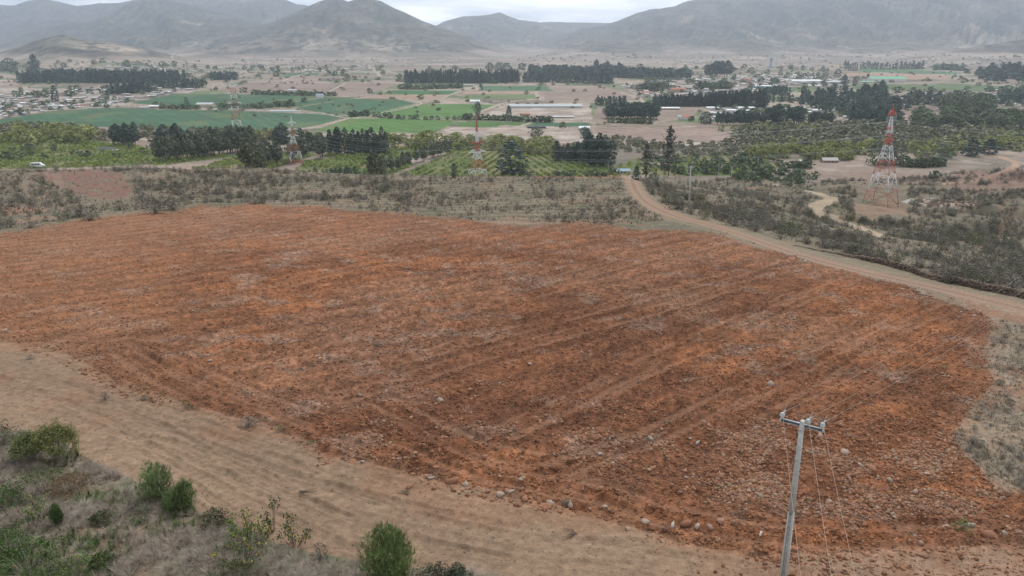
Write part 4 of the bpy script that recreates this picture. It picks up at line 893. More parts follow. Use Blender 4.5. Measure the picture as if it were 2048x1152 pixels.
# ------------------------------------------------------------------ dry scrub: shrubs and tufts
def shrub(seed, base, green=None, n=190, nt=60):
    a = twigs(nt, seed, (.20,.175,.15), 1.0, .80, .008, .10)
    rs = np.random.default_rng(seed + 900)
    c = crown('dome', n, .085, seed, base, .5)
    if green is not None:
        k = rs.random(n) < .45; cc = c[2].reshape(n, 4, 3); cc[k] *= np.array(green) / np.array(base); c = (c[0], c[1], cc.reshape(-1, 3))
    return join(a, c)
SH = {'grey': [shrub(s, (.19,.175,.138)) for s in range(5)], 'olive': [shrub(20 + s, (.135,.135,.085), (.09,.115,.055)) for s in range(4)],
      'green': [shrub(40 + s, (.10,.13,.05), (.15,.18,.06), 190, 30) for s in range(4)], 'dark': [shrub(60 + s, (.115,.11,.085)) for s in range(4)]}
SHM = {k: [mk('shrub', v[0], [v[1]], [M['leaf']], v[2], link=False) for v in L_] for k, L_ in SH.items()}
verge = (drd > rw + 1.0)
d2ok = (d2 > 3.2) & (d3 > 3.8)
scrubm = (GY < 560) & (zone == 0) & ~strip & verge & d2ok & (GZ > 6)
Zs = []     # mask, count, height range m, kinds with weights, zone words
A1 = scrubm & inpoly(GPX, GPY, [(-60,460),(-60,345),(340,330),(700,345),(1260,352),(1262,372),(1285,402),(1330,440),(1260,450),(1130,446),(940,440),(600,408),(400,408),(300,420),(150,436),(0,460)])
A1l = A1 & (GPX < 820); 
A2 = scrubm & inpoly(GPX, GPY, [(1285,400),(1285,352),(1440,356),(1620,372),(1640,408),(1632,420),(1700,455),(1800,480),(2060,560),(2060,590),(1900,568),(1760,526),(1600,485),(1450,445),(1340,420)])
A3 = scrubm & inpoly(GPX, GPY, [(1650,380),(2060,380),(2060,560),(1800,480),(1700,455),(1650,420),(1665,400)])
A4 = scrubm & inpoly(GPX, GPY, [(1620,372),(2060,372),(2060,340),(1600,340)])
T4C = inpoly(GPX, GPY, [(1712,375),(1812,375),(1815,440),(1705,440)]); A3 &= ~T4C; A4 &= ~T4C
A5 = near & (zone == 0) & inpoly(GPX, GPY, [(1960,680),(2000,640),(2100,660),(2100,1010),(2000,985),(1950,930),(1900,880),(1985,760)])
# the planted rows at the far left
lanes = np.zeros(GX.shape)
for pp in [[(15,430),(12,385),(14,348)], [(75,432),(72,385),(82,345)], [(110,425),(104,385),(100,350)], [(150,425),(138,390),(120,352)], [(40,420),(30,380),(34,350)]]:
    d = poly_dist(GX, GY, [tuple(q_) for q_ in wline(pp, 3)], 8); lanes = np.maximum(lanes, 1 - ss(1.0, 2.2, d))
cl1 = ss(.44, .56, fbm(GX / 12, GY / 12, 4, 120)) + .16
inlane = inpoly(GPX, GPY, [(0,430),(0,345),(270,345),(270,430)])
extra1 = np.where(inlane, lanes * .7 * (zone != ZN['red_plot']), cl1)
PT = []
def sc_add(mask, n, h0, h1, kinds, words, extra=None, by='mix'):
    p = pick(mask, n, by, extra)
    for q_ in p:
        k = random.choices([a_ for a_, b_ in kinds], [b_ for a_, b_ in kinds])[0]
        h = h0 + (h1 - h0) * random.random() ** 1.8
        d = math.sqrt(q_[0] ** 2 + q_[1] ** 2 + (CAMZ - q_[2]) ** 2)
        PT.append((q_[0], q_[1], q_[2] - .05, h, h * random.uniform(1.1, 1.9), k, words, h * F / d))
sc_add(A1l, 2000, .5, 2.0, [('grey', 5), ('dark', 3), ('olive', 2)], 'on the scrub hill left of the third pylon', extra1)
sc_add(A1 & (GPX > 820), 1000, .35, 1.4, [('grey', 5), ('dark', 2), ('olive', 2)], 'in the dry scrub above the middle of the red field', cl1)
sc_add(A2, 2500, .6, 2.1, [('grey', 5), ('dark', 4), ('olive', 3)], 'on the scrub slope right of the dirt road', cl1)
sc_add(A3, 2700, .6, 2.4, [('grey', 5), ('dark', 4), ('olive', 3), ('green', .6)], 'in the ravine scrub below the tall right pylon', cl1)
sc_add(A4, 520, .8, 2.8, [('grey', 3), ('dark', 4), ('olive', 3), ('green', 1)], 'on the right hill behind the tall pylon', cl1)
sc_add(A5, 110, .2, .7, [('grey', 5), ('olive', 2)], 'on the straw coloured verge at the right edge of the red field', cl1)
def key(px, py, h, w, k, label):
    g = G(px, py); d = math.sqrt(g[0] ** 2 + g[1] ** 2 + (CAMZ - g[2]) ** 2)
    PT.append((g[0], g[1], gz_at(g[0], g[1])[0] - .05, h, w, k, label + '!', 999))
for q_ in [(60,455,2.2,3.4,'grey','broad grey shrub at the far left corner of the red field'), (182,440,3.2,5.0,'dark','big dark rounded shrub behind the left part of the red field'), (128,442,2.2,3.4,'green','yellow green bush left of the big dark shrub'),
  (310,428,3.6,7.0,'grey','widest grey shrub mass above the left part of the field'), (345,420,3.0,6.0,'grey','wide grey shrub touching the upper edge of the field'), (280,400,3.0,5.0,'dark','tall dark shrub beside the small reddish plot'),
  (240,420,2.4,3.6,'olive','olive shrub between the plot and the red field'), (525,408,1.6,2.6,'olive','low olive shrub at the top corner of the red field'), (1096,438,1.3,3.2,'dark','flat dark shrub above the middle of the red field'),
  (1101,396,2.0,3.6,'dark','lone dark shrub in the middle scrub'), (960,398,1.6,2.6,'olive','olive shrub in the middle scrub'), (1146,402,1.6,2.4,'grey','small grey shrub beside the lone dark one'), (848,415,1.2,1.8,'green','small green bush above the red field'),
  (880,432,1.3,1.8,'green','small green bush at the upper field border'), (745,415,1.8,2.6,'olive','olive bush at the upper field border'), (1310,372,3.6,8.0,'grey','long grey shrub thicket inside the bend of the road'),
  (1330,395,2.4,5.0,'dark','dark shrub mound beside the road bend'), (1355,418,2.8,6.0,'dark','large dark shrub at the foot of the leaning concrete pole'), (1335,404,2.0,2.8,'green','green bush on the dark mound by the road'),
  (1398,408,1.6,2.2,'olive','small round bush right of the concrete pole'), (1408,438,1.8,3.6,'green','green bush beside the road below the pole'), (1470,452,2.3,6.5,'dark','long dark shrub along the far side of the road'),
  (1510,462,2.2,4.5,'grey','grey shrub at the right end of the roadside thicket'), (1580,470,2.9,5.0,'green','large round green bush beside the road'), (1560,478,1.8,3.6,'grey','grey shrub at the foot of the round green bush'),
  (1655,425,2.5,5,'olive','olive shrub above the bend of the gravel road'), (1700,440,1.5,3.5,'green','bright low bush right of the gravel road'), (1895,565,1.2,1.7,'green','small bright bush against the stone wall'), (1795,528,1.3,1.9,'green','dark green bush on top of the stone wall'),
  (1900,430,3.0,6,'olive','large olive shrub at the ravine rim'), (1990,440,3.0,6,'dark','dark shrub on the right ravine slope'), (1690,365,3.0,6,'grey','grey shrub behind the pylon on the ridge'), (1838,402,2.2,5.0,'green','bright green bush on the ravine floor'), (1890,398,2.2,6.0,'green','long bright green bush on the ravine floor'),
  (1935,402,2.0,5.0,'green','rightmost bright green bush on the ravine floor'), (1865,357,2.6,5.0,'green','vivid green bush beside the hill track'), (1823,380,2.0,4.5,'green','round green bush on the ledge behind the pylon'),
  (1888,738,.45,1.0,'green','tiny yellow green tuft at the right border of the field'), (376,818,.75,1.0,'green','small yellow green bush on the near left border of the field'), (210,800,.7,1.3,'grey','dry grey tuft where the strip meets the field'),
  (497,852,.8,1.9,'grey','fallen dry brush on the near border of the field'), (560,862,.5,1.1,'green','green tuft beside the fallen dry brush'), (620,888,.3,.7,'green','tiny vivid green weed on the field border'), (1135,1004,.5,1.2,'dark','small dark shrub among the boulders at the lower field edge'),
  (640,1122,1.1,.9,'dark','small dark bush in the dry grass left of the round green tree'), (1925,1062,.6,1.6,'green','low green bush among rocks at the lower right'), (290,798,.4,.9,'olive','low tuft on the near border of the red field'),(60,718,.5,1.0,'grey','dry tuft at the left end of the pale strip')]: key(*q_)
PT.sort(key=lambda t: -t[7]); KN = {'grey': 'grey twiggy', 'dark': 'dark leafless', 'olive': 'olive', 'green': 'green leafy'}
NI = 300 + sum(1 for t in PT if t[7] == 999)
for i, (x, y, z, h, w_, k, words, hp) in enumerate(PT[:NI]):
    o = ob('shrub', random.choice(SHM[k])); o.location = (x, y, z); o.scale = (w_ * .8, w_ * .8 * random.uniform(.8, 1.2), h); o.rotation_euler.z = random.random() * 6.28
    if words.endswith('!'): tag(o, words[:-1], 'shrub')
    else: tag(o, KN[k] + ' shrub ' + words, 'shrub', KN[k] + ' shrubs ' + words)
for k in SH:
    a = [t for t in PT[NI:] if t[5] == k]
    if not a: continue
    b = np.array([t[:5] for t in a]); V_, F_, C_ = merge(SH[k], b[:, :3], np.c_[b[:, 4] * .8, b[:, 4] * .8, b[:, 3]], tint=np.repeat(.8 + .45 * rng.random((len(b), 1)), 3, 1))
    tag(mk('scattered_shrubs', V_, [F_], [M['leaf']], C_), 'many small ' + KN[k] + ' shrubs of the dry hillside', kind='stuff')
# tufts of dry grass
TF = [twigs(16, s, c_, 1.0, .8, .035, .5) for s, c_ in enumerate([(.27,.225,.17), (.23,.19,.15), (.31,.26,.195), (.19,.17,.13)])]
TG = [twigs(14, 30 + s, c_, 1.0, .7, .045, .4) for s, c_ in enumerate([(.10,.13,.04), (.14,.16,.06), (.07,.10,.035)])]
def tufts(name, mask, n, h0, h1, protos, label, extra=None, by='mix'):
    p = pick(mask, n, by, extra); h = h0 + (h1 - h0) * rng.random(n) ** 1.5; p[:, 2] -= .03
    V_, F_, C_ = merge(protos, p, np.c_[h * 1.1, h * 1.1, h], tint=np.repeat(.8 + .4 * rng.random((n, 1)), 3, 1))
    tag(mk(name, V_, [F_], [M['leaf']], C_), label, kind='stuff')
tufts('dry_grass', A1 | A2 | A3 | A4, 34000, .18, .8, TF, 'dry pale grass and twigs covering the scrub hills', cl1 + .3)
tufts('dry_grass', near & (zone == 0) & verge & (GPX > 1270) & (GPY > 440) & ~A2 & ~A3, 6000, .08, .32, TF, 'short dry grass along the road verge and right edge')
tufts('dry_grass', A5, 4200, .08, .34, TF[:3], 'grey and straw coloured dry grass on the right verge', fbm(GX / 3, GY / 3, 2, 211) ** 3)
FG = near & (zone == 0) & inpoly(GPX, GPY, [(-300,840),(0,858),(120,885),(190,930),(260,962),(320,985),(400,1030),(560,1090),(640,1115),(760,1135),(900,1148),(1010,1160),(1100,1260),(-300,1260)])
fgc = ss(.35, .6, fbm(GX / 2.2, GY / 2.2, 3, 131)) + .12
tufts('dry_grass', FG, 5200, .22, .75, [twigs(34, 60 + s, c_, 1.0, 1.0, .010, .45) for s, c_ in enumerate([(.33,.27,.215), (.27,.22,.17), (.37,.31,.25), (.29,.25,.21)])], 'bleached dry grass tufts in the lower left corner', fgc, 'world')
fgg = ss(.5, .65, fbm(GX / 3.0, GY / 3.0, 3, 135)) + 2.6 * ss(1040, 1110, GPY) * (1 - ss(60, 300, GPX)) + .02
tufts('green_weeds', FG & (GPX < 760), 2600, .2, .7, [twigs(26, 80 + s, c_, 1.0, .8, .022, .3) for s, c_ in enumerate([(.09,.15,.04), (.13,.18,.055), (.07,.11,.04)])], 'low green weeds in the lower left corner', fgg, 'world')
stones('foreground_stones', FG, 1600, .05, .28, None, 'small pale stones on the ground among the dry grass', 'world')
tufts('strip_litter', strip, 420, .06, .22, TF, 'small dry twigs lying on the pale dirt strip', None, 'world')
tufts('field_litter', redm, 1500, .08, .34, [TF[3], TF[1]], 'dead roots and twigs left on the red field', None, 'mix')
# ------------------------------------------------------------------ foreground bushes, modelled one by one
def fbush(name, px, py, hpx, wpx, label, style, base, seed, group=None, cat='bush'):
    g = G(px, py); d = math.sqrt(g[0] ** 2 + g[1] ** 2 + (CAMZ - g[2]) ** 2)
    g[2] = gz_at(g[0], g[1])[0]; w_ = wpx * d / F; h = hpx * d / F / .98
    rs = np.random.default_rng(seed); e = empty(name, (g[0], g[1], g[2] - .03), label, cat, group)
    if style == 'feather':           # fine upright foliage, a soft egg outline
        ps = []; n = 1250 if wpx < 100 else 2400
        z = rs.random(n) ** .85; th = rs.random(n) * 6.283; rr = np.sqrt(rs.random(n)) * .55 + .45 * rs.random(n) ** .3
        lobe = 1 + .22 * np.sin(3 * th + seed) * np.sin(5 * z + seed) + .12 * np.sin(7 * th + 9 * z)
        R_ = w_ * .5 * np.sin(np.pi * np.clip(z * .86 + .12, 0, 1)) ** .6 * lobe * rr
        npl = 9; pk_ = rs.integers(0, npl, n); pa = rs.random(npl) * 6.283; pr_0 = np.sqrt(rs.random(npl)) * .30 * w_; ph = 1 - .22 * pr_0 / (.30 * w_) + .09 * rs.normal(size=npl); ph = np.clip(ph, .45, 1.0); ph[0] = 1; pr_0[0] = 0
        R_ = R_ * .66; B = np.c_[R_ * np.cos(th) + (pr_0 * np.cos(pa))[pk_] * (.4 + .6 * z), R_ * np.sin(th) + (pr_0 * np.sin(pa))[pk_] * (.4 + .6 * z), z * h * .95 * ph[pk_]]
        D = np.c_[np.cos(th) * .35 + rs.normal(size=n) * .25, np.sin(th) * .35 + rs.normal(size=n) * .25, .75 + rs.random(n) * .5]
        Ls = h * .085 * (.7 + .7 * rs.random(n)); k = 3
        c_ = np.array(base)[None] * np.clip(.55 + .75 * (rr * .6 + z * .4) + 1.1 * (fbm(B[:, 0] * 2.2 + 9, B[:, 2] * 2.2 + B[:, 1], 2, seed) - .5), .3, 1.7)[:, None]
        V, Fq, Cc = [], [], []
        for j in range(k):
            dj = D + rs.normal(size=(n, 3)) * .28; dj /= np.linalg.norm(dj, axis=1)[:, None]; sd = np.cross(dj, rs.normal(size=(n, 3))); sd /= np.linalg.norm(sd, axis=1)[:, None]
            ww = .013 + .004 * rs.random(n)
            V.append(np.stack([B - sd * ww[:, None], B + sd * ww[:, None], B + dj * Ls[:, None] + sd * ww[:, None] * .3, B + dj * Ls[:, None] - sd * ww[:, None] * .3], 1).reshape(-1, 3))
            Fq.append(np.arange(4 * n).reshape(n, 4)); Cc.append(np.repeat(c_ * (.85 + .3 * rs.random((n, 1))), 4, 0))
        cr = join(*zip(V, Fq, Cc)) if False else join(*[(V[j], Fq[j], Cc[j]) for j in range(k)])
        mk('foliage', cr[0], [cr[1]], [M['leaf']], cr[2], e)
        st = [tube([(0, 0, -.05), (.1 * math.cos(a_) * w_, .1 * math.sin(a_) * w_, h * .35), (.28 * math.cos(a_) * w_, .28 * math.sin(a_) * w_, h * .75)], [.035, .022, .008], 5) for a_ in rs.random(7) * 6.28]
        mj('stems', st, M['bark'], e)
    elif style == 'stalk':           # leafy shoots on bare pale stems
        ns = int(30 + wpx / 3); st, lv = [], []
        for i in range(ns):
            a_ = rs.random() * 6.28; r_ = math.sqrt(rs.random()) * w_ * .5; hh_ = h * (.65 + .35 * rs.random()) * (1 - .35 * (r_ / (w_ * .5)) ** 2)
            tp = np.array([r_ * math.cos(a_), r_ * math.sin(a_), hh_]); mdl = tp * np.array([.55, .55, .5])
            st.append(tube([(tp[0] * .15, tp[1] * .15, 0), mdl, tp], [.022, .016, .006], 4))
            m_ = 90; t = .36 + .58 * rs.random(m_); P_ = mdl * (1 - t[:, None]) + tp * t[:, None] + rs.normal(size=(m_, 3)) * w_ * .050
            cf = np.array(base)[None] * (.55 + .9 * rs.random((m_, 1))) * (1 + (rs.random((m_, 3)) - .5) * .2); cf[t > .93] *= (1.5, 1.35, 1.0)
            lv.append(leaves(P_, .07 + .05 * rs.random(m_), rs, cf, 1.7))
        cr = join(*lv); mk('foliage', cr[0], [cr[1]], [M['leaf']], cr[2], e); mj('stems', st, mat_pale, e)
    elif style == 'castor':          # few big hand-like leaves on stalks, some yellow
        st, lv = [], []
        for i in range(int(wpx / 3.2)):
            a_ = rs.random() * 6.28; r_ = math.sqrt(rs.random()) * w_ * .5; hh_ = h * (.25 + .75 * rs.random() ** 1.3)
            tp = np.array([r_ * math.cos(a_), r_ * math.sin(a_), hh_]); st.append(tube([(tp[0] * .35, tp[1] * .35, 0), tp * (.75, .75, .6), tp], [.015, .011, .005], 4))
            m_ = 20; P_ = tp + rs.normal(size=(m_, 3)) * (.13, .13, .11); yl = rs.random(m_) < .12
            cf = np.array(base)[None] * (.6 + .8 * rs.random((m_, 1))); cf[yl] = (.34, .27, .03)
            lv.append(leaves(P_, .07 + .08 * rs.random(m_), rs, cf, 1.3, 1.0))
        cr = join(*lv); mk('foliage', cr[0], [cr[1]], [M['leaf']], cr[2], e); mj('stems', st, M['bark'], e)
    else:                            # dense small leaved dome
        n = int(1400); z = rs.random(n); th = rs.random(n) * 6.283; rr = .5 * np.sqrt(rs.random(n)) + .5 * rs.random(n) ** .3
        lobe = 1 + .3 * np.sin(3 * th + seed) * np.sin(4 * z + seed) + .12 * np.sin(8 * th + 11 * z)
        R_ = w_ * .55 * np.sqrt(np.clip(1 - z * z, 0, 1)) * lobe * rr; P_ = np.c_[R_ * np.cos(th), R_ * np.sin(th), z * h * (.85 + .2 * np.sin(5 * th + seed))]
        cf = np.array(base)[None] * np.clip(1 + 1.5 * (fbm(P_[:, 0] * 3 + 5, P_[:, 2] * 3 + P_[:, 1] * 2, 2, seed) - .5) + rs.normal(size=n) * .2, .35, 1.9)[:, None]
        cr = leaves(P_, .055 + .04 * rs.random(n), rs, cf, 1.5); mk('foliage', cr[0], [cr[1]], [M['leaf']], cr[2], e)
        st = twigs(60, seed, (.26,.22,.18), h * 1.02, w_ / h * .55, .009, .15); mk('stems', st[0], [st[1]], [M['leaf']], st[2], e)
    return e
mat_pale = mat('pale bark', (.36,.33,.28), rough=.9)
fbush('green_tree', 780, 1162, 116, 122, 'round bright green feathery young tree at the bottom of the picture', 'feather', (.15,.21,.07), 3, cat='tree')
fbush('green_bush', 318, 1000, 72, 72, 'taller feathery green bush of the pair on the pale dirt strip', 'feather', (.16,.22,.09), 5)
fbush('green_bush', 346, 1018, 40, 50, 'low spreading middle growth between the two feathery bushes', 'feather', (.15,.20,.085), 15)
fbush('green_bush', 371, 1020, 64, 44, 'narrow feathery green bush right of the taller one', 'feather', (.17,.23,.09), 6)
fbush('leafy_bush', 118, 922, 76, 82, 'large upright leafy bush on pale stems at the left edge of the strip', 'stalk', (.16,.17,.055), 7)
fbush('leafy_bush', 62, 922, 52, 64, 'lower leafy bush left of the large upright one', 'stalk', (.13,.15,.06), 8)
fbush('leafy_bush', 8, 890, 46, 60, 'dark green bush cut by the left frame edge', 'dome', (.06,.085,.035), 9)
fbush('weed_mound', 78, 985, 40, 120, 'low mound of green weeds below the upright bushes', 'dome', (.07,.10,.03), 10, cat='plant')
fbush('weed_mound', 140, 985, 34, 80, 'rust brown dry weed mound beside the green weeds', 'dome', (.17,.10,.05), 11, cat='plant')
fbush('leafy_plant', 62, 1050, 50, 50, 'bright green plant with yellow flowers at the lower left', 'castor', (.07,.13,.035), 12, cat='plant')
fbush('leafy_plant', 116, 1048, 40, 22, 'slim upright green plant right of the yellow flowered one', 'feather', (.085,.13,.05), 13, cat='plant')
fbush('leafy_plant', 20, 1010, 40, 50, 'green plant against the left frame edge', 'dome', (.07,.12,.035), 14, cat='plant')
fbush('low_bush', 432, 1054, 36, 66, 'low dark olive bush left of the leafy castor plants', 'dome', (.062,.065,.025), 16)
fbush('leafy_plant', 500, 1085, 66, 76, 'leafy castor plant with some yellow leaves', 'castor', (.12,.17,.045), 17, cat='plant')
fbush('leafy_plant', 486, 1128, 60, 96, 'darker leafy plant in front of the castor plant', 'castor', (.08,.12,.045), 18, cat='plant')
fbush('leafy_plant', 545, 1062, 62, 26, 'tall thin stalk with a tuft of leaves beside the castor plant', 'castor', (.06,.085,.035), 19, cat='plant')
fbush('leafy_plant', 590, 1090, 62, 56, 'sparse leafy stalks at the right of the castor plants', 'castor', (.07,.10,.035), 20, cat='plant')
fbush('low_bush', 870, 1168, 46, 74, 'low dark bush cut by the bottom edge right of the round green tree', 'dome', (.040,.048,.025), 21)
fbush('low_bush', 916, 1165, 42, 42, 'bluish green bush at the bottom edge', 'dome', (.075,.105,.060), 22)
fbush('weed_mound', 60, 1150, 60, 150, 'large mass of green weeds in the bottom left corner', 'dome', (.09,.15,.04), 23, cat='plant')
fbush('weed_mound', 150, 1155, 40, 110, 'green weeds right of the corner mass', 'dome', (.11,.15,.045), 24, cat='plant')
fbush('weed_mound', 470, 1165, 36, 90, 'yellowish green weed mound at the bottom edge', 'dome', (.10,.125,.04), 25, cat='plant')
fbush('weed_mound', 205, 1130, 26, 50, 'small green weed mound in the dry grass', 'dome', (.07,.105,.035), 26, cat='plant')
fbush('weed_mound', 205, 1045, 22, 42, 'small olive weed mound amid bleached grass', 'dome', (.085,.095,.045), 27, cat='plant')
fbush('weed_mound', 20, 1110, 44, 70, 'green weed mound at the left frame edge above the corner', 'dome', (.06,.11,.03), 28, cat='plant')
DBM = []
for s_ in range(5):
    a_ = twigs(260, 300 + s_, (.40,.35,.29), 1.0, 1.05, .0055, .35); DBM.append(mk('dry_bush', a_[0], [a_[1]], [M['leaf']], a_[2], link=False))
dbp = pick(FG & (GPX < 1000) & (GPY > 900), 46, 'world')
for i, p in enumerate(dbp):
    o = ob('dry_bush', DBM[i % 5]); s_ = random.uniform(.45, 1.0); o.location = p; o.scale = (s_, s_, s_ * .75); o.rotation_euler.z = random.random() * 6.28
    tag(o, 'bleached leafless dry bush in the lower left corner', 'bush', 'bleached dry bushes of the lower left corner')
# dead branches
def branch(px, py, L_, label, seed):
    g = G(px, py); z = gz_at(g[0], g[1])[0]; rs = np.random.default_rng(seed); ps = []
    a0 = rs.random() * 6.28
    for i in range(6):
        a_ = a0 + rs.normal() * .45; l = L_ * (.5 + .5 * rs.random()); pts = [(t * l * math.cos(a_ + .5 * t * rs.normal()) , t * l * math.sin(a_ + .3 * t), .04 + .10 * t * rs.random() * L_) for t in np.linspace(0, 1, 5)]
        ps.append(tube(pts, np.linspace(.035, .01, 5), 4))
    e = empty('dead_branch', (g[0], g[1], z), label, 'branch'); mj('twigs', ps, M['bark'], e)
branch(1155, 1068, 1.1, 'brown dead branch lying on the pale strip at the bottom', 1); branch(1635, 752, 1.8, 'dark dead brush lying on the right part of the red field', 2)
branch(745, 693, 2.2, 'grey dead brush in the middle of the red field', 3); branch(600, 983, 1.0, 'thin dead stick on the pale strip', 4); branch(1890, 632, 2.0, 'tangled dead brush at the far right corner of the field', 5)
branch(1962, 628, 1.8, 'tangled roots on the rock pile at the right corner', 6); branch(1500, 640, 1.6, 'dead twigs in the upper right part of the field', 7); branch(815, 990, .8, 'short stick beside the lower edge of the field', 8)
# ------------------------------------------------------------------ near concrete pole
def smooth_box(name, loc_parts, m, parent): return mj(name, loc_parts, m, parent)
def insulator(parent, p, s=1.0, horn=None):
    """pin, stacked glass discs and an arcing horn"""
    x, y, z = p
    mj('insulator_pin', [tube([(x, y, z), (x, y, z + .16 * s)], .02 * s, 6)], M['galv'], parent)
    prof = [(.0,.12),(.10,.12),(.13,.15),(.06,.18),(.055,.19),(.115,.20),(.135,.235),(.06,.26),(.05,.27),(.10,.285),(.11,.31),(.05,.34),(.0,.345)]
    k = 14; th = np.arange(k) * 2 * math.pi / k; V = []; 
    for r_, h_ in prof: V += [(x + r_ * s * math.cos(t), y + r_ * s * math.sin(t), z + h_ * s) for t in th]
    Fq = [(i * k + j, i * k + (j + 1) % k, (i + 1) * k + (j + 1) % k, (i + 1) * k + j) for i in range(len(prof) - 1) for j in range(k)]
    b = mk('insulator', np.array(V), [np.array(Fq)], [M['glass_ins']], None, parent, True)
    if horn is not None: mj('arcing_horn', [tube([(x, y, z + .33 * s), (x + horn[0] * .35, y + horn[1] * .35, z + .42 * s), (x + horn[0], y + horn[1], z + .72 * s)], .010, 5)], M['galv'], parent)
    return np.array([x, y, z + .33 * s])
TP = np.array(PD(1605, 843, 16.6)); gz0 = gz_at(TP[0], TP[1])[0] - .2; Hp = TP[2] - gz0
LE = np.array(PD(1564, 831, 16.75)); RE = np.array(PD(1650, 853, 16.75)); ad = (RE - LE); ad[2] = 0; armlen = np.linalg.norm(ad); ad /= armlen; pd_ = np.array([-ad[1], ad[0], 0])
pole = empty('concrete_pole', (TP[0], TP[1], gz0), 'tall tapered grey concrete power pole in the right foreground with a steel crossarm', 'power pole')
def tapered(z0, z1, a0, a1, b0, b1, off=(0, 0)):
    V = []
    for z, a, b in ((z0, a0, b0), (z1, a1, b1)):
        for sx, sy in ((-1,-1),(1,-1),(1,1),(-1,1)):
            q_ = ad * sx * a / 2 + pd_ * sy * b / 2 + ad * off[0] + pd_ * off[1]; V.append((q_[0], q_[1], z))
    return np.array(V), np.array([(0,3,2,1),(4,5,6,7),(0,1,5,4),(1,2,6,5),(2,3,7,6),(3,0,4,7)]), np.ones((8, 3)) * .4
# the shaft is an I profile: two flanges and a recessed web, solid near the top
hw = lambda z: .17 + (.36 - .17) * (1 - z / Hp); hb = lambda z: .20 + (.30 - .20) * (1 - z / Hp)
zt = Hp - 1.0; zs_ = Hp * .52
sh = [tapered(zs_, Hp, hw(zs_), hw(Hp), hb(zs_), hb(Hp))]
for s_ in (-1, 1):
    V, Fq, Cc = tapered(0, zs_ - .002, hw(0) * .26, hw(zs_) * .26, hb(0), hb(zs_)); 
    o_ = ad * s_; V[:4] += o_ * hw(0) * .37; V[4:] += o_ * hw(zs_) * .37; sh.append((V, Fq, Cc))
sh.append(tapered(0, zs_ - .004, hw(0) * .50, hw(zs_) * .50, hb(0) * .45, hb(zs_) * .45))
mj('shaft', sh, M['concrete'], pole)
holes = []
for i in range(26):
    z = Hp - .9 - i * .36
    if z < 1: break
    for s_ in (-1,):
        c_ = pd_ * s_ * (hb(z) / 2 + .002); V, Fq, Cc = boxm((c_[0], c_[1], z), (.035, .01, .05), math.atan2(ad[1], ad[0])); holes.append((V, Fq, Cc))
mj('climbing_holes', holes, M['dark_steel'], pole)
mj('cap', [tapered(Hp, Hp + .05, .19, .15, .22, .18)], mat('pale cap', (.55,.54,.5), .8), pole)
rzA = math.atan2(ad[1], ad[0]); ac = (LE + RE) / 2 - np.array([TP[0], TP[1], gz0]); ac = ac * (1, 1, 1)
front = -pd_ if (pd_[1] > 0) else pd_
def chan(center, L_):
    c_ = np.array(center)
    return [boxm(c_ + front * .0, (L_, .012, .14), rzA), boxm(c_ + front * .05 + (0, 0, .070), (L_, .10, .012), rzA), boxm(c_ + front * .05 - (0, 0, .070), (L_, .10, .012), rzA)]
armc = np.array([ac[0], ac[1], ac[2]]) * (1, 1, 0) + np.array([0, 0, Hp - .28]); armc = armc + front * (.13)
arm = mj('crossarm', chan(armc, armlen), M['galv'], pole)
mj('crossarm_web', [boxm(armc + front * .008, (armlen - .03, .006, .118), rzA)], M['dark_steel'], pole)
mj('end_bracket', [boxm(armc - ad * (armlen / 2 - .02) + front * .07, (.05, .20, .17), rzA)], M['galv'], pole); mj('end_bracket', [boxm(armc + ad * (armlen / 2 - .02) + front * .07, (.05, .20, .17), rzA)], M['galv'], pole)
mj('pole_band', [tapered(Hp - .42, Hp - .36, .23, .23, .26, .26), tapered(Hp - 1.35, Hp - 1.31, .235, .235, .27, .27)], M['galv'], pole)
INS = []
for t in (-.47, .13, .46):
    p = armc + ad * armlen * t + front * .05 + np.array([0, 0, .075]); hn = (pd_ * .22 + ad * .12)
    if hn[1] < 0: hn = -hn
    q_ = insulator(pole, p, .9, (hn[0], hn[1])); INS.append(q_ + np.array([TP[0], TP[1], gz0]))
def wire(name, a, b, sag, r, label, cat='wire', group=None, m=None, n=24, parts=None):
    a = np.array(a, float); b = np.array(b, float); t = np.linspace(0, 1, n)[:, None]; P_ = a + (b - a) * t; P_[:, 2] -= (4 * sag * t * (1 - t))[:, 0]
    V, Fq, Cc = tube(P_ - a, r, 5); o = mk(name, V, [Fq], [m or M['wire']], None, None, True); o.location = a; return tag(o, label, cat, group)
far_c = np.array([59.0, 80.0, 110 - 20.9])
for i, (q_, nm_) in enumerate(zip(INS, ('left', 'middle', 'right'))):
    e_ = far_c + ad * armlen * (-.47, .13, .46)[i] * 1.3
    wire('power_line', q_, e_, 1.0, .0065, 'thin wire running from the %s insulator of the near pole over the red field' % nm_, 'wire')
    b_ = np.array(PD((1634, 1706, 1772)[i], 1420, 17.2)); wire('power_line', q_, b_, .15, .007, 'thin wire dropping from the %s insulator of the near pole to the bottom edge' % nm_, 'wire')
    d_ = (e_ - q_) / np.linalg.norm(e_ - q_)      # strain clamp where the wire is tied
    mj('wire_clamp', [tube([q_ - TP * (1, 1, 0) - (0, 0, gz0), q_ + d_ * .38 - TP * (1, 1, 0) - (0, 0, gz0)], [.028, .02], 6)], M['galv'], pole)
ga = np.array([TP[0], TP[1], gz0 + Hp - 1.3]); gb = G(1462, 1200); gb[2] = gz_at(gb[0], gb[1])[0]
gw = wire('guy_wire', ga, gb, .02, .008, 'slanting guy wire of the near pole with a small white insulator', 'guy wire')
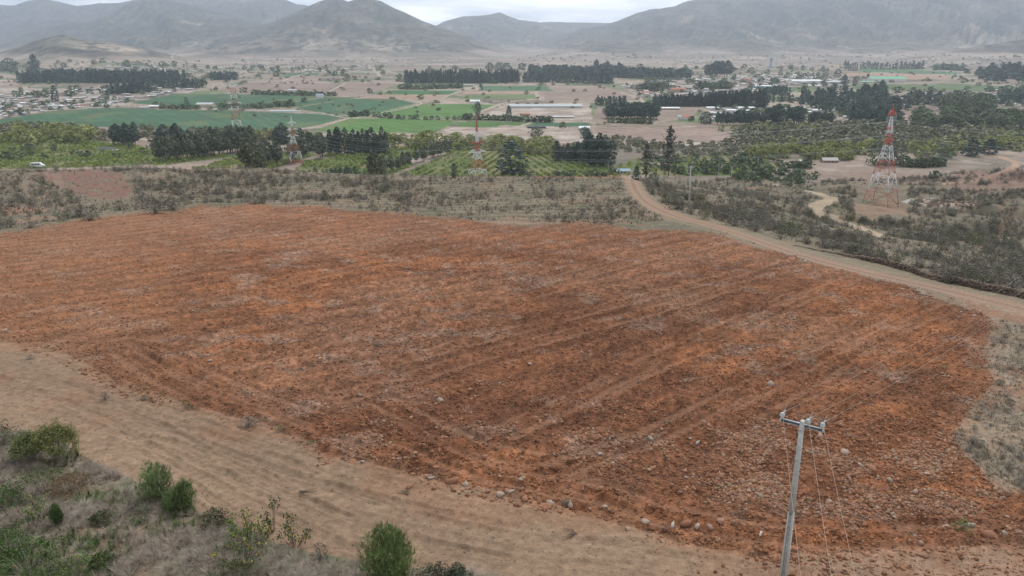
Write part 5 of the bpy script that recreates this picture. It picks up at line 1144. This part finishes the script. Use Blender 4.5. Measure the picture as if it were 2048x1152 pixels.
q_ = (gb - ga) * .55; dd = (gb - ga) / np.linalg.norm(gb - ga); mj('guy_insulator', [tube([q_ - dd * .12, q_ - dd * .09, q_ + dd * .09, q_ + dd * .12], [.02, .055, .055, .02], 8)], mat('white porcelain', (.75,.75,.73), .4), gw)
# ------------------------------------------------------------------ smaller concrete poles
def spole(px, py, hpx, label, lean=0.0, arm=1.0, rz=0.3, z=None, dist=None):
    g = G(px, py) if dist is None else np.array(PD(px, py, 0.001 + dist)); 
    d = math.sqrt(g[0] ** 2 + g[1] ** 2 + (CAMZ - g[2]) ** 2); h = hpx * d / F
    e = empty('concrete_pole', (g[0], g[1], g[2] - .1), label, 'power pole', None, rz); e.rotation_euler[1] = lean
    mj('shaft', [boxm((0, 0, h / 2), (.34, .30, h), 0, (.4,.4,.4), .62)], M['concrete'], e)
    mj('crossarm', [boxm((0, -.14, h - .25), (2.1 * arm, .09, .14), 0)], M['galv'], e)
    for x_ in (-.95 * arm, .25, .95 * arm): mj('insulator', [tube([(x_, -.14, h - .18), (x_, -.14, h - .05), (x_, -.14, h + .06)], [.03, .09, .05], 6)], M['glass_ins'], e)
    return np.array([g[0], g[1], g[2] + h])
p1 = spole(1378, 418, 84, 'tall concrete pole beside the big dark shrub near the road bend', -.03)
p2 = spole(1304, 352, 44, 'leaning concrete pole between the two sparse gum trees', .08)
p3 = spole(1436, 358, 30, 'left concrete pole of the two on the slope above the gravel road', 0); p4 = spole(1462, 364, 30, 'right concrete pole of the two on the slope above the gravel road', 0)
p5 = spole(1239, 346, 25, 'concrete pole above the blue grey roof left of the road bend', 0); p6 = spole(1217, 344, 20, 'short pole left of the blue grey roof', 0)
p7 = spole(1125, 350, 24, 'thin pole in front of the rowed orchard', 0); p8 = spole(1000, 353, 18, 'thin pole right of the foot of the third pylon', 0); p9 = spole(1426, 338, 18, 'distant pole among the garden trees', 0)
p10 = spole(1515, 336, 18, 'distant pole at the right end of the garden trees', 0)
for a_, b_, w_ in [(p1, p2, 'from the tall pole to the leaning one'), (p1, p3, 'from the tall pole down to the left slope pole'), (p2, p5, 'from the leaning pole to the one above the blue roof')]:
    wire('power_line', a_, b_, 1.2, .02, 'thin distribution wire ' + w_, 'wire')
# ------------------------------------------------------------------ pylons
def pylon(px, py, H, base, waist, wz, bands, arms, label, rz, foot=None, strut=.16, side=None):
    g = G(px, py) if foot is None else np.array(foot, float); e = empty('transmission_pylon', g, label, 'pylon', None, rz)
    def half(z):
        t = z / H
        return (base + (waist - base) * (t / wz)) / 2 if t < wz else (waist + (.5 - waist) * ((t - wz) / (1 - wz))) / 2
    lv = [0.0]
    for zt_, _m in bands:
        z_a, z_b = lv[-1], zt_ * H; n_ = max(1, int(round((z_b - z_a) / max(half(z_a) * 1.5, H * .03))))
        lv += [z_a + (z_b - z_a) * (i_ + 1) / n_ for i_ in range(n_)]
    sec = {}
    def band_of(z):
        for i_, (zt_, m_) in enumerate(bands):
            if z / H <= zt_: return i_
        return len(bands) - 1
    cs = [(-1, -1), (1, -1), (1, 1), (-1, 1)]
    for z0, z1 in zip(lv[:-1], lv[1:]):
        b_ = band_of((z0 + z1) / 2); L_ = sec.setdefault(b_, [])
        a0, a1 = half(z0), half(z1); w_ = max(strut * (1 - .6 * z0 / H), .07)
        for i_ in range(4):
            c0, c1 = cs[i_], cs[(i_ + 1) % 4]; A0 = (c0[0] * a0, c0[1] * a0, z0); A1_ = (c0[0] * a1, c0[1] * a1, z1); B0 = (c1[0] * a0, c1[1] * a0, z0); B1 = (c1[0] * a1, c1[1] * a1, z1)
            L_.append(bar(A0, A1_, w_ * 1.5)); L_.append(bar(A0, B1, w_ * .8)); L_.append(bar(B0, A1_, w_ * .8)); L_.append(bar(A1_, B1, w_ * .8))
            if a0 > 1.6:
                m0 = tuple((np.array(A0) + B0) / 2 * (1, 1, 1)); md = tuple((np.array(A0) + np.array(A1_)) / 2); me_ = tuple((np.array(B0) + np.array(B1)) / 2); x_ = tuple((np.array(A0) + A1_ + B0 + B1) / 4)
                L_.append(bar(md, x_, w_ * .55)); L_.append(bar(me_, x_, w_ * .55))
    for b_, L_ in sorted(sec.items()): mj('lattice_section', L_, M[bands[b_][1]], e)
    tips = []
    for (t, al, side_, m_) in arms:
        z = t * H; a_ = half(z); hh_ = al * .28 + .6
        for s_ in ((-1, 1) if side_ == 0 else (side_,)):
            L_ = []; tip = (s_ * (a_ + al), 0, z); 
            for sy in (-1, 1):
                L_.append(bar((s_ * a_, sy * a_, z), tip, strut)); L_.append(bar((s_ * a_, sy * a_, z + hh_), tip, strut * .8))
                for q_ in (.25, .5, .75):
                    P0 = np.array((s_ * a_, sy * a_, z)) * (1 - q_) + np.array(tip) * q_; P1 = np.array((s_ * a_, sy * a_, z + hh_)) * (1 - q_) + np.array(tip) * q_
                    L_.append(bar(P0, P1, strut * .6)); P2 = np.array((s_ * a_, sy * a_, z)) * (1.25 - q_) + np.array(tip) * (q_ - .25); L_.append(bar(P1, P2, strut * .6))
                P0 = np.array((s_ * a_, a_, z)) * .5 + np.array(tip) * .5; P1 = np.array((s_ * a_, -a_, z)) * .5 + np.array(tip) * .5; L_.append(bar(P0, P1, strut * .6))
            mj('crossarm', L_, M[m_], e)
            for off in (0, -1.4):
                x_ = tip[0] + s_ * off; zz = np.linspace(z - .1, z - 3.0, 15)
                mj('insulator_string', [tube([(x_, 0, q_) for q_ in zz], [.06 if i_ % 2 else .14 for i_ in range(15)], 6)], M['glass_ins'], e)
            ca, sa = math.cos(rz), math.sin(rz); tips.append(np.array([g[0] + tip[0] * ca, g[1] + tip[0] * sa, z - 3.0 + g[2]]))
    pk = [bar((sx * .25, sy * .25, H - .3), (0, 0, H + 1.6), .12) for sx, sy in cs]; mj('peak', pk, M[bands[-1][1]], e)
    mj('footing', [boxm((sx * base / 2, sy * base / 2, -.2), (1.1, 1.1, 1.0), 0, (.4,.4,.4), .7) for sx, sy in cs], M['concrete'], e)
    return e, tips
W_, R_, O_ = 'white_steel', 'red_steel', 'orange_steel'
T1, t1 = pylon(475, 266, 66, 11, 5.2, .86, [(.10, O_), (.24, W_), (.42, R_), (.50, W_), (.62, O_), (.72, W_), (.84, O_), (1, W_)], [(.56, 5.0, 0, W_), (.74, 4.2, 0, W_), (.90, 3.6, 0, W_)], 'slender tall pylon farthest left standing by the green field', .45, strut=.24)
T2, t2 = pylon(590, 327, 43, 13.5, 2.4, .58, [(.07, R_), (.27, W_), (.42, O_), (.60, W_), (.80, O_), (1, W_)], [(.60, 4.6, 0, W_), (.74, 4.2, 0, W_), (.88, 3.8, 0, W_)], 'second pylon from the left among the windbreak trees', .6, strut=.26)
T3, t3 = pylon(955, 362, 52, 14, 2.4, .50, [(.09, O_), (.19, W_), (.33, O_), (.47, W_), (.61, R_), (.77, W_), (1, R_)], [(.46, 7.2, 0, W_), (.60, 6.0, 0, R_), (.745, 5.0, 0, W_)], 'red and white pylon in the middle standing behind the scrub edge', .62, foot=(-28.6, 642, float(height(-28.6, 642)) + .5), strut=.24)
T4, t4 = pylon(1760, 411, 44, 11.8, 2.2, .66, [(.16, R_), (.33, W_), (.46, R_), (.62, W_), (.74, R_), (.91, W_), (1, R_)], [(.44, 1.6, 1, R_), (.66, 3.8, 0, R_), (.79, 3.4, 0, R_), (.93, 4.6, 0, R_)], 'tallest looking red and white pylon on the right above the ravine', .75, strut=.16)
T4.rotation_euler[1] = -.03
t4u = [t4[1], t4[2], t4[3], t4[4], t4[5], t4[6]] if len(t4) >= 7 else t4
def span(A, B, words, sag, r):
    for i_, (a_, b_) in enumerate(zip(A, B)):
        lvl = ('lowest', 'middle', 'top')[i_ // 2]; sd = ('left', 'right')[i_ % 2]
        wire('transmission_line', a_, b_, sag, r, '%s conductor on the %s side %s' % (lvl, sd, words), 'wire', None, M['cable'], 40)
span(t1, t2, 'between the leftmost and second pylon', 7, .05); span(t2, t3, 'between the second and middle pylon', 9, .06); span(t3, t4u, 'between the middle and right pylon', 5, .05)
ex = []
for p in t4u: ex.append(p + np.array([190., -232., 10.]))
span(t4u, ex, 'from the right pylon out of the picture', 6, .035)
# a second far line: small pylons seen against the plain
# ------------------------------------------------------------------ buildings
BM_ = {}
for nm, c_ in dict(wall_white=(.62,.60,.56), wall_cream=(.50,.43,.33), wall_pink=(.46,.31,.25), wall_blue=(.25,.36,.42), wall_brown=(.28,.2,.15), wall_grey=(.4,.39,.37), roof_zinc=(.48,.50,.51), roof_red=(.36,.12,.07), roof_brown=(.2,.14,.11), roof_white=(.72,.74,.75), roof_green=(.16,.42,.27), roof_dark=(.07,.08,.09), roof_blue=(.25,.33,.40), opening=(.03,.035,.04), fabric=(.42,.46,.46)).items():
    BM_[nm] = mat(nm.replace('_', ' '), c_, rough=.7, noise=[(.8, .88, 1.1)])
def house_mesh(w_, d, h, rh, wallm, roofm, roof='gable'):
    V, F_, mi = [], [], []
    def q4(a, b, c, d_, m_): k = len(V); V.extend([a, b, c, d_]); F_.append((k, k + 1, k + 2, k + 3)); mi.append(m_)
    x, y = w_ / 2, d / 2
    q4((-x,-y,0),(x,-y,0),(x,-y,h),(-x,-y,h),0); q4((x,-y,0),(x,y,0),(x,y,h),(x,-y,h),0); q4((x,y,0),(-x,y,0),(-x,y,h),(x,y,h),0); q4((-x,y,0),(-x,-y,0),(-x,-y,h),(-x,y,h),0)
    e_ = .35
    if roof == 'gable':
        q4((-x-e_,-y-e_,h-.1),(x+e_,-y-e_,h-.1),(x+e_,0,h+rh),(-x-e_,0,h+rh),1); q4((x+e_,y+e_,h-.1),(-x-e_,y+e_,h-.1),(-x-e_,0,h+rh),(x+e_,0,h+rh),1)
        q4((-x,-y,h),(-x,0,h+rh-.08),(-x,y,h),(-x,0,h),0); q4((x,-y,h),(x,0,h),(x,y,h),(x,0,h+rh-.08),0)
    else:
        q4((-x-e_,-y-e_,h+.05),(x+e_,-y-e_,h+.05),(x+e_,y+e_,h+.05+rh),(-x-e_,y+e_,h+.05+rh),1); q4((-x-e_,-y-e_,h-.1),(x+e_,-y-e_,h-.1),(x+e_,-y-e_,h+.05),(-x-e_,-y-e_,h+.05),1)
        q4((x,y,h),(-x,y,h),(-x,y,h+rh),(x,y,h+rh),0)
    n_ = max(1, int(w_ / 3))
    for i_ in range(n_):
        cx_ = -x + (i_ + .5) * w_ / n_; t_ = .0 if i_ == n_ // 2 else .9
        q4((cx_-.5,-y-.03,t_),(cx_+.5,-y-.03,t_),(cx_+.5,-y-.03,min(2.1,h-.2)),(cx_-.5,-y-.03,min(2.1,h-.2)),2)
    return np.array(V), np.array(F_), np.array(mi)
def hm(w_, d, h, rh, wm, rm, roof='gable'):
    V, F_, mi = house_mesh(w_, d, h, rh, wm, rm, roof); return mk('house', V, [F_], [BM_[wm], BM_[rm], BM_['opening']], None, None, False, mi, link=False)
HV = [('zinc roofed', hm(9, 7, 2.7, 1.3, 'wall_cream', 'roof_zinc')), ('white roofed', hm(11, 7, 2.7, .8, 'wall_white', 'roof_white', 'flat')), ('brown roofed', hm(8, 8, 2.8, 1.6, 'wall_pink', 'roof_brown')), ('red roofed', hm(9, 7, 2.7, 1.6, 'wall_white', 'roof_red')),
      ('grey flat roofed', hm(12, 6, 2.6, .6, 'wall_grey', 'roof_zinc', 'flat')), ('small pale', hm(6, 5, 2.5, .9, 'wall_cream', 'roof_zinc')), ('bluish roofed', hm(9, 7, 2.7, 1.1, 'wall_blue', 'roof_blue')), ('beige', hm(8, 7, 3.4, .5, 'wall_cream', 'roof_zinc', 'flat'))]
HP = []
for pl, n_, wd_ in [(VILL[0], 300, 'in the left village behind the green field'), (VILL[1], 190, 'in the middle right village beyond the long tree row'), (VILL[2], 56, 'behind the row of dark gums'), (VILL[3], 110, 'in the far right village')]:
    for p in pick(inpoly(GPX, GPY, pl) & (zone != ZN['crop_field']) & (GY > 500), n_): HP.append((p, wd_, 1.0))
HP.sort(key=lambda t: t[0][1])
wts = [6, 5, 2, 1.2, 4, 4, .7, 3]; wtsw = [2, 8, .5, .7, 4, 3, 1, 1]
for p, wd_, s_ in HP[:300]:
    k = random.choices(range(8), wtsw if 'gums' in wd_ else wts)[0]; o = ob('house', HV[k][1]); o.location = (p[0], p[1], p[2] - .2); o.rotation_euler.z = random.choice([0, 1.57]) + random.uniform(-.3, .3) - .15; s = random.uniform(.65, 1.15); o.scale = (s, s, random.uniform(.95, 1.2))
    tag(o, HV[k][0] + ' low house ' + wd_, 'house', HV[k][0] + ' houses ' + wd_)
far = list(HP[300:]); FP = [t[0] for t in far]
fm = (zone != ZN['crop_field']) & (GZ < 60)
FP += list(pick(inpoly(GPX, GPY, [(120,165),(160,150),(200,130),(420,118),(560,118),(1000,110),(1000,125),(780,135),(700,150),(420,150),(300,160)]) & fm, 420)) + list(pick(inpoly(GPX, GPY, [(1350,160),(1540,150),(1700,150),(1700,166),(1450,166)]) & fm, 160))
FP += list(pick(inpoly(GPX, GPY, [(1100,112),(1240,100),(1400,108),(1620,98),(1800,104),(2048,118),(2048,140),(1700,132),(1500,140),(1250,124)]) & fm, 520))
FP = np.array(FP)
base = [house_mesh(9, 7, 2.7, 1.3, 0, 0), house_mesh(12, 6, 2.6, .6, 0, 0, 'flat')]
pr_ = []
for V, F_, mi in base:
    c_ = np.zeros((len(V), 3)); cc = np.array([(.46,.42,.37), (.55,.56,.56), (.04,.04,.04)]); c_[F_.ravel()] = np.repeat(cc[mi], 4, 0); pr_.append((V, F_, c_))
V_, F_, C_ = merge(pr_, FP - (0, 0, .3), .8 + .7 * rng.random(len(FP)), rz=rng.random(len(FP)) * .8 - .4 + 1.57 * (rng.random(len(FP)) > .6), tint=np.clip(np.array([(1., .97, .93)]) * (.6 + .7 * rng.random((len(FP), 1))), 0, 1.4))
tag(mk('distant_houses', V_, [F_], [M['soil']], C_), 'tiny pale houses scattered on the far plain and slopes', kind='stuff')
def building(name, px, py, wpx, hpx, dm, label, wm, rm, roof='gable', rz=0.0, cat='building', rh=None, win=True):
    g = G(px, py); d = math.sqrt(g[0] ** 2 + g[1] ** 2 + (CAMZ - g[2]) ** 2); w_ = wpx * d / F; h = hpx * d / F * .62; rh = h * .45 if rh is None else rh
    e = empty(name, (g[0], g[1], g[2] - .1), label, cat, None, rz); V, F_, mi = house_mesh(w_, dm, h, rh, 0, 0, roof)
    for m_, nm_, mt in ((0, 'wall', wm), (1, 'roof', rm), (2, 'door', 'opening')):
        f_ = F_[mi == m_]
        if nm_ == 'door' and not win: continue
        if nm_ == 'door':
            for q_ in f_[:40]:
                z0 = V[q_[0]][2]; mk('door' if z0 == 0 else 'window', V[q_], [np.array([(0, 1, 2, 3)])], [BM_['opening']], None, e)
        else:
            uq, inv = np.unique(f_, return_inverse=True); mk(nm_, V[uq], [inv.reshape(-1, 4)], [BM_[mt]], None, e)
    return e
building('warehouse', 950, 207, 19, 8, 16, 'white warehouse standing alone between brown and green fields', 'wall_white', 'roof_white', win=False)
building('greenhouse', 1090, 214, 142, 5, 34, 'very long pale greenhouse at the back of the works yard', 'fabric', 'fabric', 'gable', .0, 'greenhouse', 2.5, False)
building('shed', 569, 224, 56, 4, 14, 'long low white shed between the two left green fields', 'wall_white', 'fabric', 'flat', .0, 'shed', .5, False)
building('warehouse', 1610, 166, 54, 7, 30, 'long white hangar with dark open end in the middle right village', 'wall_white', 'roof_white', rh=3); building('warehouse', 1668, 167, 30, 5, 20, 'low white shed right of the long hangar', 'wall_grey', 'roof_zinc', rh=2)
building('warehouse', 1772, 163, 62, 8, 30, 'green roofed packing shed in the right distance', 'wall_white', 'roof_green', rh=6); building('warehouse', 1740, 166, 40, 4, 20, 'lower green and white annex left of the green roofed shed', 'wall_cream', 'roof_green', rh=2)
building('house', 1372, 240, 17, 10, 12, 'house with red tiled roof in the valley centre right', 'wall_white', 'roof_red', rh=2.5); building('house', 1360, 240, 8, 12, 9, 'white tower like house left of the red roofed one', 'wall_white', 'roof_zinc', 'flat', rh=.6)
building('shed', 1413, 246, 11, 7, 7, 'small blank white shed right of the red roofed house', 'wall_white', 'roof_white', 'flat', win=False)
building('barn', 1073, 256, 36, 5, 10, 'long dark shed beside the oval meadow', 'roof_dark', 'roof_dark', rh=1.2); building('pavilion', 1168, 259, 20, 6, 12, 'small white roofed pavilion right of the oval meadow', 'wall_grey', 'roof_white', rh=2.2)
building('barn', 1050, 231, 20, 5, 9, 'low shed with reddish roof in the works yard', 'wall_brown', 'roof_red', rh=1); building('shed', 1125, 236, 44, 5, 12, 'pale long shed at the front of the works yard', 'wall_cream', 'roof_zinc', 'flat', rh=.6)
building('barn', 1340, 219, 34, 5, 12, 'open sided barn with pale roof in the brown field', 'wall_brown', 'roof_white', rh=1.6); building('mansion', 412, 214, 30, 9, 16, 'large beige estate house among trees between the green fields', 'wall_cream', 'roof_zinc', rh=2.5)
building('shed', 312, 216, 22, 6, 12, 'white roofed shed left of the estate house', 'wall_cream', 'roof_white', rh=1.5); building('shed', 290, 217, 16, 4, 10, 'low grey shed left of the white roofed one', 'wall_grey', 'roof_zinc', rh=1)
building('house', 640, 196, 13, 10, 12, 'small white house in the trees above the green field', 'wall_white', 'roof_blue', rh=2); building('house', 585, 183, 16, 5, 12, 'pale farmhouse on the bare brown land', 'wall_white', 'roof_zinc', rh=1.5)
building('shed', 917, 176, 12, 5, 10, 'small white shed at the fork of tracks', 'wall_white', 'roof_white', rh=1); building('shed', 930, 172, 34, 4, 12, 'long pale shed behind the farm buildings', 'wall_cream', 'roof_zinc', rh=1.2)
building('shed', 858, 174, 24, 4, 12, 'pale roofed sheds under the middle tree belt', 'wall_cream', 'roof_zinc', rh=1.2); building('hut', 212, 301, 26, 6, 8, 'dark roofed hut at the edge of the left orchard', 'wall_white', 'roof_dark', 'flat', rh=.8)
building('hut', 232, 302, 9, 4, 6, 'small bluish hut beside the dark roofed one', 'wall_blue', 'roof_zinc', 'flat', rh=.4); building('house', 1245, 345, 28, 8, 11, 'low building with blue grey roof behind the end of the road', 'wall_grey', 'roof_blue', rh=1.4)
building('house', 1322, 334, 36, 8, 10, 'cream house hidden behind the sparse gums', 'wall_cream', 'roof_brown', 'flat', rh=1); building('house', 1606, 327, 13, 9, 7, 'small pinkish block house on the river slope', 'wall_pink', 'roof_zinc', 'flat', rh=.4)
building('hut', 1658, 324, 28, 7, 9, 'grey mound roofed hut left of the right pylon', 'wall_brown', 'wall_grey', rh=2.2); building('shed', 1816, 326, 18, 5, 9, 'white roofed shed behind the right pylon', 'wall_grey', 'roof_white', 'flat', rh=.7)
building('shed', 1850, 327, 16, 8, 7, 'pale shed right of the white roofed one', 'wall_white', 'roof_white', rh=1.2); building('house', 1830, 246, 10, 6, 8, 'white box house at the edge of the right wood', 'wall_white', 'roof_white', 'flat'); building('house', 1973, 246, 18, 7, 8, 'white house in the wood near the right edge', 'wall_white', 'roof_white', rh=1.2)
building('house', 1962, 253, 14, 5, 8, 'lower white roof left of the white house in the wood', 'wall_grey', 'roof_white', rh=1); building('house', 338, 176, 14, 9, 14, 'square cream building between the two dark plantations', 'wall_cream', 'roof_zinc', 'flat', rh=.6)
building('house', 1355, 184, 26, 9, 14, 'orange roofed building in the middle right village', 'wall_pink', 'roof_red', rh=3); building('house', 1290, 188, 20, 6, 12, 'red roofed building left of the orange one', 'wall_cream', 'roof_red', rh=2); building('warehouse', 1525, 176, 30, 6, 16, 'pale bluish warehouse beside the apartment block', 'wall_blue', 'roof_white', rh=2); building('house', 1490, 166, 20, 9, 14, 'salmon roofed large house in the middle right village', 'wall_pink', 'roof_red', rh=3)
for i_, (x_, w_) in enumerate([(1425,22), (1462,18), (1490,34), (1545,30), (1590,34), (1640,30), (1690,30)]): building('shed', x_, 218 + (i_ % 2) * 5, w_, 5, 14, ['first','second','third','fourth','fifth','sixth','seventh'][i_] + ' white shed from the left in the row behind the dark gums', 'wall_white', 'roof_white', 'flat', random.uniform(-.1, .1), 'shed', .8, False)
for i_, (x_, y_, w_) in enumerate([(1700,212,50), (1790,206,60), (1880,200,50), (1760,200,40)]): building('warehouse', x_, y_, w_, 4, 22, ['wide pale warehouse right of the big grove', 'widest pale warehouse of the right village', 'pale warehouse near the light green meadow', 'smaller pale warehouse behind the wide ones'][i_], 'wall_grey', 'roof_zinc', 'flat', 0, 'warehouse', 1.0, False)
# water tower
g = G(1541, 136); wt = empty('water_tower', g, 'bluish water tower rising in the far right village', 'water tower'); dw = np.linalg.norm(g - (0, 0, CAMZ)) / F
mj('tank', [tube([(0,0,13*dw),(0,0,13.5*dw),(0,0,17*dw),(0,0,18.5*dw)], [1.5*dw,3.4*dw,3.4*dw,.6*dw], 12)], BM_['wall_blue'], wt); mj('shaft', [tube([(0,0,-1),(0,0,13.2*dw)], [2.4*dw,1.7*dw], 10)], BM_['wall_blue'], wt)
# white van
g = G(76, 335); vn_ = empty('white_van', g - np.array([0, 0, .3]), 'white van parked at the far left end of the bare lane', 'van', None, .15)
def prism(xs, zs, y0, y1):
    n_ = len(xs); V = np.array([(x, y0, z) for x, z in zip(xs, zs)] + [(x, y1, z) for x, z in zip(xs, zs)]); return V, n_
xs = [-2.3,-2.35,-2.2,1.0,1.75,2.35,2.4,2.3]; zs2 = [.4,1.0,1.95,2.0,1.25,1.1,.7,.4]; V, n_ = prism(xs, zs2, -.9, .9); dvan = np.linalg.norm(g - (0, 0, CAMZ)); V *= 21 * dvan / F / 4.7
me = bpy.data.meshes.new('body'); me.from_pydata([tuple(v) for v in V], [], [tuple(range(n_)), tuple(range(2 * n_ - 1, n_ - 1, -1))] + [((i + 1) % n_, i, n_ + i, n_ + (i + 1) % n_) for i in range(n_)]); me.materials.append(mat('white van paint', (.7,.7,.69), .35, spec=.5)); ob('body', me, vn_)
k_ = 21 * dvan / F / 4.7
for sx in (-1.5, 1.5):
    for sy in (-.86, .86): mj('wheel', [tube([(sx * k_, sy * k_ - .1, .36 * k_), (sx * k_, sy * k_ + .1, .36 * k_)], .36 * k_, 14), boxm((sx * k_, sy * k_, .36 * k_), (.3, .22, .3))], M['dark_steel'], vn_)
for (x0, x1) in ((-1.9, -.9), (-.7, .2), (.35, 1.15)): mj('window', [boxm(((x0 + x1) / 2 * k_, -.905 * k_, 1.5 * k_), ((x1 - x0) * k_, .02, .5 * k_))], BM_['opening'], vn_)
# fence posts along the bare lane at the left
fl = wline([(150,350),(240,345),(330,337),(420,334),(500,338)], 4); sg_ = np.r_[0, np.cumsum(np.linalg.norm(np.diff(fl, axis=0), axis=1))]
fe = empty('wire_fence', (0, 0, 0), 'thin post and wire fence along the lane on the left crest', 'fence')
for i_ in range(26):
    q_ = sg_[-1] * i_ / 25; x_, y_ = np.interp(q_, sg_, fl[:, 0]), np.interp(q_, sg_, fl[:, 1]); mj('post', [boxm((x_, y_, gz_at(x_, y_)[0] + .7), (.12, .12, 1.6))], M['bark'], fe)
# ------------------------------------------------------------------ the air
def haze_box():
    x0, x1, y0, y1, z0, z1 = -23000, 23000, -200, 15200, -60, 1400
    V = [(x0,y0,z0),(x1,y0,z0),(x1,y1,z0),(x0,y1,z0),(x0,y0,z1),(x1,y0,z1),(x1,y1,z1),(x0,y1,z1)]
    m = bpy.data.materials.new('haze'); m.use_nodes = True; t = m.node_tree; t.nodes.clear()
    o = t.nodes.new('ShaderNodeOutputMaterial'); v = t.nodes.new('ShaderNodeVolumePrincipled')
    v.inputs['Color'].default_value = (.76, .86, 1.0, 1); v.inputs['Density'].default_value = HAZE; v.inputs['Anisotropy'].default_value = 0.6
    t.links.new(v.outputs[0], o.inputs['Volume'])
    h = mk('haze', np.array(V, float), [[(0,3,2,1),(4,5,6,7),(0,1,5,4),(1,2,6,5),(2,3,7,6),(3,0,4,7)]], [m])
    tag(h, 'thin bluish haze over the valley', kind='stuff')
HAZE = 0.00007
haze_box()
